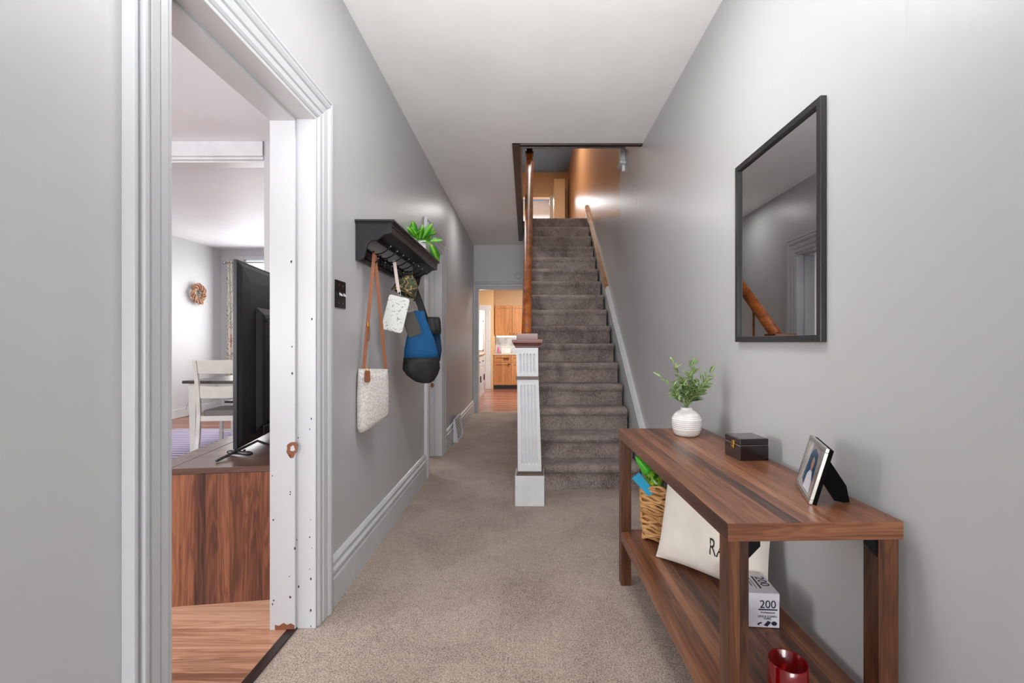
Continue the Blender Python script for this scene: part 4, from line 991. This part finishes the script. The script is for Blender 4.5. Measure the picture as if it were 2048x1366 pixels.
# dining table
dtb = thing('dining_table', 'white dining table with dark top seen past the television', 'table', base=(-3.1, 5.3, 0))
MB().box(-3.74, -2.3, 4.86, 5.80, .755, .785).build('tabletop', M_espresso, dtb, bevel=.004)
MB().box(-3.66, -2.38, 4.94, 5.72, .66, .755).build('apron', M_chairw, dtb)
for x in (-3.70, -2.42):
    for y in (4.90, 5.68):
        MB().loft([[(x + a, y + b, 0.006) for a, b in ((.008, .008), (.068, .008), (.068, .068), (.008, .068))], [(x + a, y + b, .6) for a, b in ((0, 0), (.078, 0), (.078, .078), (0, .078))], [(x + a, y + b, .755) for a, b in ((0, 0), (.078, 0), (.078, .078), (0, .078))]]).build('leg', M_chairw, dtb, bevel=.004)
# bench on the far side
bn_ = thing('dining_bench', 'white dining bench with dark seat on far side of the table', 'bench', base=(-3.2, 6.0, 0))
MB().box(-3.95, -2.6, 5.84, 6.16, .415, .445).build('bench_seat', M_espresso, bn_, bevel=.005)
for x in (-3.88, -2.72):
    for y in (5.86, 6.07): MB().box(x, x + .06, y, y + .06, .006, .415).build('leg', M_chairw, bn_, bevel=.004)
MB().box(-3.82, -2.72, 5.87, 5.89, .35, .415).box(-3.82, -2.72, 6.11, 6.13, .35, .415).build('apron', M_chairw, bn_)
# dining chair
chx, chy = -3.55, 4.80
dc = thing('dining_chair', 'white ladder-back dining chair with grey seat pad at the table', 'chair', frame='O', org=(chx + .24, chy + .22, .008), rot=R(6))
W2 = .222
for sx in (-1, 1):
    MB().loft([[(sx * W2 + a, y + b, z) for a, b in ((-.02, -.016), (.02, -.016), (.02, .016), (-.02, .016))] for y, z in ((-.245, 0), (-.215, .2), (-.20, .42), (-.215, .65), (-.25, .88), (-.275, 1.0))]).build('rear_leg', M_chairw, dc, bevel=.004)
    MB().loft([[(sx * (W2 - .005) + a, .20 + b, z) for a, b in ((-.018, -.018), (.018, -.018), (.018, .018), (-.018, .018))] for z in (0, .40)]).build('front_leg', M_chairw, dc, bevel=.004)
def slat(z0, z1, y0, y1, ext=.0):
    rings = []
    for i in range(11):
        t_ = -1 + 2 * i / 10; x = t_ * (W2 + ext); dy = -.03 * (1 - t_ * t_)
        rings.append([(x, y0 + dy - .009, z0), (x, y0 + dy + .009, z0), (x, y1 + dy + .009, z1 - .008 * (1 - t_ * t_)), (x, y1 + dy - .009, z1 - .008 * (1 - t_ * t_))])
    return MB().loft(rings)
slat(.86, 1.01, -.235, -.262, .025).build('back_slat', M_chairw, dc, bevel=.003)
slat(.60, .73, -.205, -.218, -.005).build('back_slat', M_chairw, dc, bevel=.003)
MB().box(-W2, W2, -.21, .22, .355, .41).build('seat_frame', M_chairw, dc, bevel=.004)
m = slab(.41, .40, .06, .05).xf(Matrix.Translation((0, .01, .436)) @ Matrix.Rotation(R(90), 4, 'X')); m.build('seat_pad', M_greyfab, dc, bevel=.01)
MB().box(-.2, .2, .19, .21, .17, .2).build('stretcher', M_chairw, dc)
# wreath
wc = Vector((-5.56, 7.56, 1.2 + 96 * 7.56 / F))
wr = thing('twig_wreath', 'round brown twig wreath on the dining room wall', 'wreath', base=wc)
m = MB()
for k in range(12):
    pts = []; p_ = rnd.uniform(0, 6.28); f_ = rnd.choice([4, 5, 6, 7]); rr_ = .115 + rnd.uniform(-.02, .02)
    for j in range(49):
        a = 2 * math.pi * j / 48
        q_ = rr_ + .03 * math.sin(f_ * a + p_); pts.append((wc.x + .022 + .022 * math.cos(f_ * a + p_), wc.y + q_ * math.cos(a) * 1.05, wc.z + q_ * 1.15 * math.sin(a)))
    m.tube(pts, .0085, 6, cap=False)
m.build('twisted_twigs', M_twig, wr, smooth=True)
# curtain and rod
rod = thing('curtain_rod', 'grey metal curtain rod above the dining room window', 'curtain rod', base=(-4.7, 8.1, 2.61))
MB().tube([(-5.45, 8.08, 2.61), (-4.0, 8.08, 2.61)], .012, 10).sphere((-5.46, 8.08, 2.61), .028).build('rod', M_silver, rod, smooth=True)
MB().box(-5.40, -5.38, 8.08, 8.2, 2.59, 2.61).build('rod_bracket', M_silver, rod)
cu_ = thing('curtain', 'white curtain printed with leaves at the left side of the dining room window', 'curtain', base=(-5.3, 8.08, 1.4))
rings = []
for z, wd_ in ((2.66, .30), (2.5, .30), (1.8, .36), (1.0, .40), (.25, .42)):
    rings.append([(-5.42 + wd_ * i / 40, 8.08 + .035 * math.sin(i * .95), z) for i in range(41)])
o = MB().loft(rings, cap=False, close=False).build('curtain_cloth', M_curtain, cu_, smooth=True); sm = o.modifiers.new('s', 'SOLIDIFY'); sm.thickness = .004
# white cable on the dining room wall
cb = thing('white_cable', 'white power cable hanging down the dining room wall to the floor', 'cable', base=(-5.5, 7.3, .3))
MB().tube([pix(384, 765, 7.3), pix(380, 790, 7.3), pix(372, 820, 7.35), pix(368, 838, 7.35), pix(356, 850, 7.1)], .008, 6).tube([pix(380, 790, 7.3), pix(381, 820, 7.3), pix(376, 836, 7.3)], .007, 6).build('cord', M_trim2, cb, smooth=True)

# ================================================================ KITCHEN
def shaker(parent, x0, x1, z0, z1, Y, name='door'):
    d = MB(); r_ = .055
    for (a, b, c, e) in ((x0, x0 + r_, z0, z1), (x1 - r_, x1, z0, z1), (x0 + r_, x1 - r_, z0, z0 + r_), (x0 + r_, x1 - r_, z1 - r_, z1)): d.box(a, b, Y - .02, Y, c, e)
    d.box(x0 + r_, x1 - r_, Y - .003, Y, z0 + r_, z1 - r_)
    return d.build(name, M_oak, parent, bevel=.002)
uc_ = thing('upper_cabinet', 'honey oak wall cabinet with two panelled doors in the kitchen', 'cabinet', base=(-.5, 12.0, 1.36))
MB().box(-.97, .38, 11.9, 12.198, 1.36, 2.15).build('cabinet_body', M_oak, uc_)
for k in range(3): dd = shaker(uc_, -.965 + k * .45, -.965 + k * .45 + .44, 1.37, 2.14, 11.9); MB().sphere((-.965 + k * .45 + (.40 if k % 2 == 0 else .04), 11.87, 1.41), .012).build('knob', M_black, dd)
bc_ = thing('base_cabinet', 'honey oak base cabinet with drawer and doors below the kitchen counter', 'cabinet', base=(-.5, 11.9, 0))
MB().box(-.98, .6, 11.6, 12.198, .10, .865).build('cabinet_body', M_oak, bc_); MB().box(-.98, .6, 11.65, 12.19, 0, .10).build('toe_kick', M_dark, bc_)
for k, (a, b) in enumerate(((-.975, -.53), (-.52, -.07), (-.06, .39))):
    dd = shaker(bc_, a, b, .11, .68, 11.6); MB().box(b - .09, b - .02, 11.55, 11.578, .635, .65).build('handle', M_iron, dd)
    dr = shaker(bc_, a, b, .69, .855, 11.6, 'drawer'); MB().box(b - .20, b - .06, 11.55, 11.578, .765, .78).build('handle', M_iron, dr)
ct = thing('countertop', 'pale laminate countertop along the back of the kitchen', 'countertop', base=(-.5, 11.9, .865))
MB().box(-.98, .6, 11.57, 12.198, .866, .90).build('slab', plain('pale_counter', srgb(206, 190, 170), .3), ct, bevel=.004)
bs_ = thing('backsplash', 'grey marbled backsplash panel behind the kitchen counter', 'backsplash', base=(-.5, 12.19, .9))
MB().box(-.97, .6, 12.185, 12.199, .90, 1.34).build('panel', M_backsplash, bs_)
ul = thing('undercabinet_lamp', 'bright strip light under the oak wall cabinet', 'lamp', base=(-.5, 12.0, 1.35))
MB().box(-.93, .3, 11.93, 12.02, 1.330, 1.358).build('light_strip', M_undercab, ul)
pk = thing('pink_bottle', 'pink bottle on the kitchen counter', 'bottle', base=(-.86, 11.9, .9))
MB().lathe([(.03, 0), (.033, .01), (.033, .12), (.018, .15), (.016, .19)], (-.88, 11.9, .9), 16).build('bottle_body', M_pink, pk, smooth=True); MB().lathe([(.018, .19), (.018, .215)], (-.88, 11.9, .9), 12).build('bottle_cap', M_trim2, pk)
wh = thing('white_canister', 'white square canister beside the pink bottle on the counter', 'canister', base=(-.68, 11.95, .9))
MB().box(-.80, -.56, 11.85, 12.02, .90, 1.06).build('canister_body', M_white, wh, bevel=.01); MB().box(-.81, -.55, 11.84, 12.03, 1.06, 1.085).build('lid', M_white, wh, bevel=.005)
# white cabinet run on the left
wi = thing('white_island', 'white kitchen cabinet with wooden top and black handles left of doorway', 'cabinet', base=(-1.4, 10, 0))
MB().box(-1.75, -1.14, 9.25, 10.70, .0, .90).build('cabinet_body', M_trim2, wi, bevel=.004)
MB().box(-1.14, -1.128, 9.25, 10.7, .0, .11).build('plinth', M_trim2, wi)
MB().box(-1.78, -1.11, 9.2, 10.74, .90, .935).build('wood_top', M_oak, wi, bevel=.004)
for a in (9.28, 9.99):
    dd = MB().box(-1.14, -1.125, a, a + .69, .13, .64).build('door', M_trim2, wi, bevel=.003); MB().box(-1.122, -1.10, a + .58, a + .60, .32, .46).build('handle', M_iron, dd)
    dd = MB().box(-1.14, -1.125, a, a + .69, .66, .88).build('drawer', M_trim2, wi, bevel=.003); MB().box(-1.122, -1.10, a + .30, a + .40, .76, .78).build('handle', M_iron, dd)
wa = thing('white_cart', 'white kitchen cart with black handles and thin rail before far door', 'cart', base=(-1.25, 11.1, 0))
MB().box(-1.55, -1.23, 10.95, 11.25, .06, .90).build('cart_body', M_trim2, wa, bevel=.01)
MB().tube([(-1.19, 11.02, .22), (-1.19, 11.02, .78)], .008, 8).build('rail', M_iron, wa); MB().box(-1.27, -1.18, 10.93, 10.95, .70, .80).box(-1.25, -1.18, 10.93, 10.95, .20, .235).build('handle', M_iron, wa)
MB().box(-1.52, -1.20, 10.94, 11.0, .02, .06).build('foot', M_iron, wa)
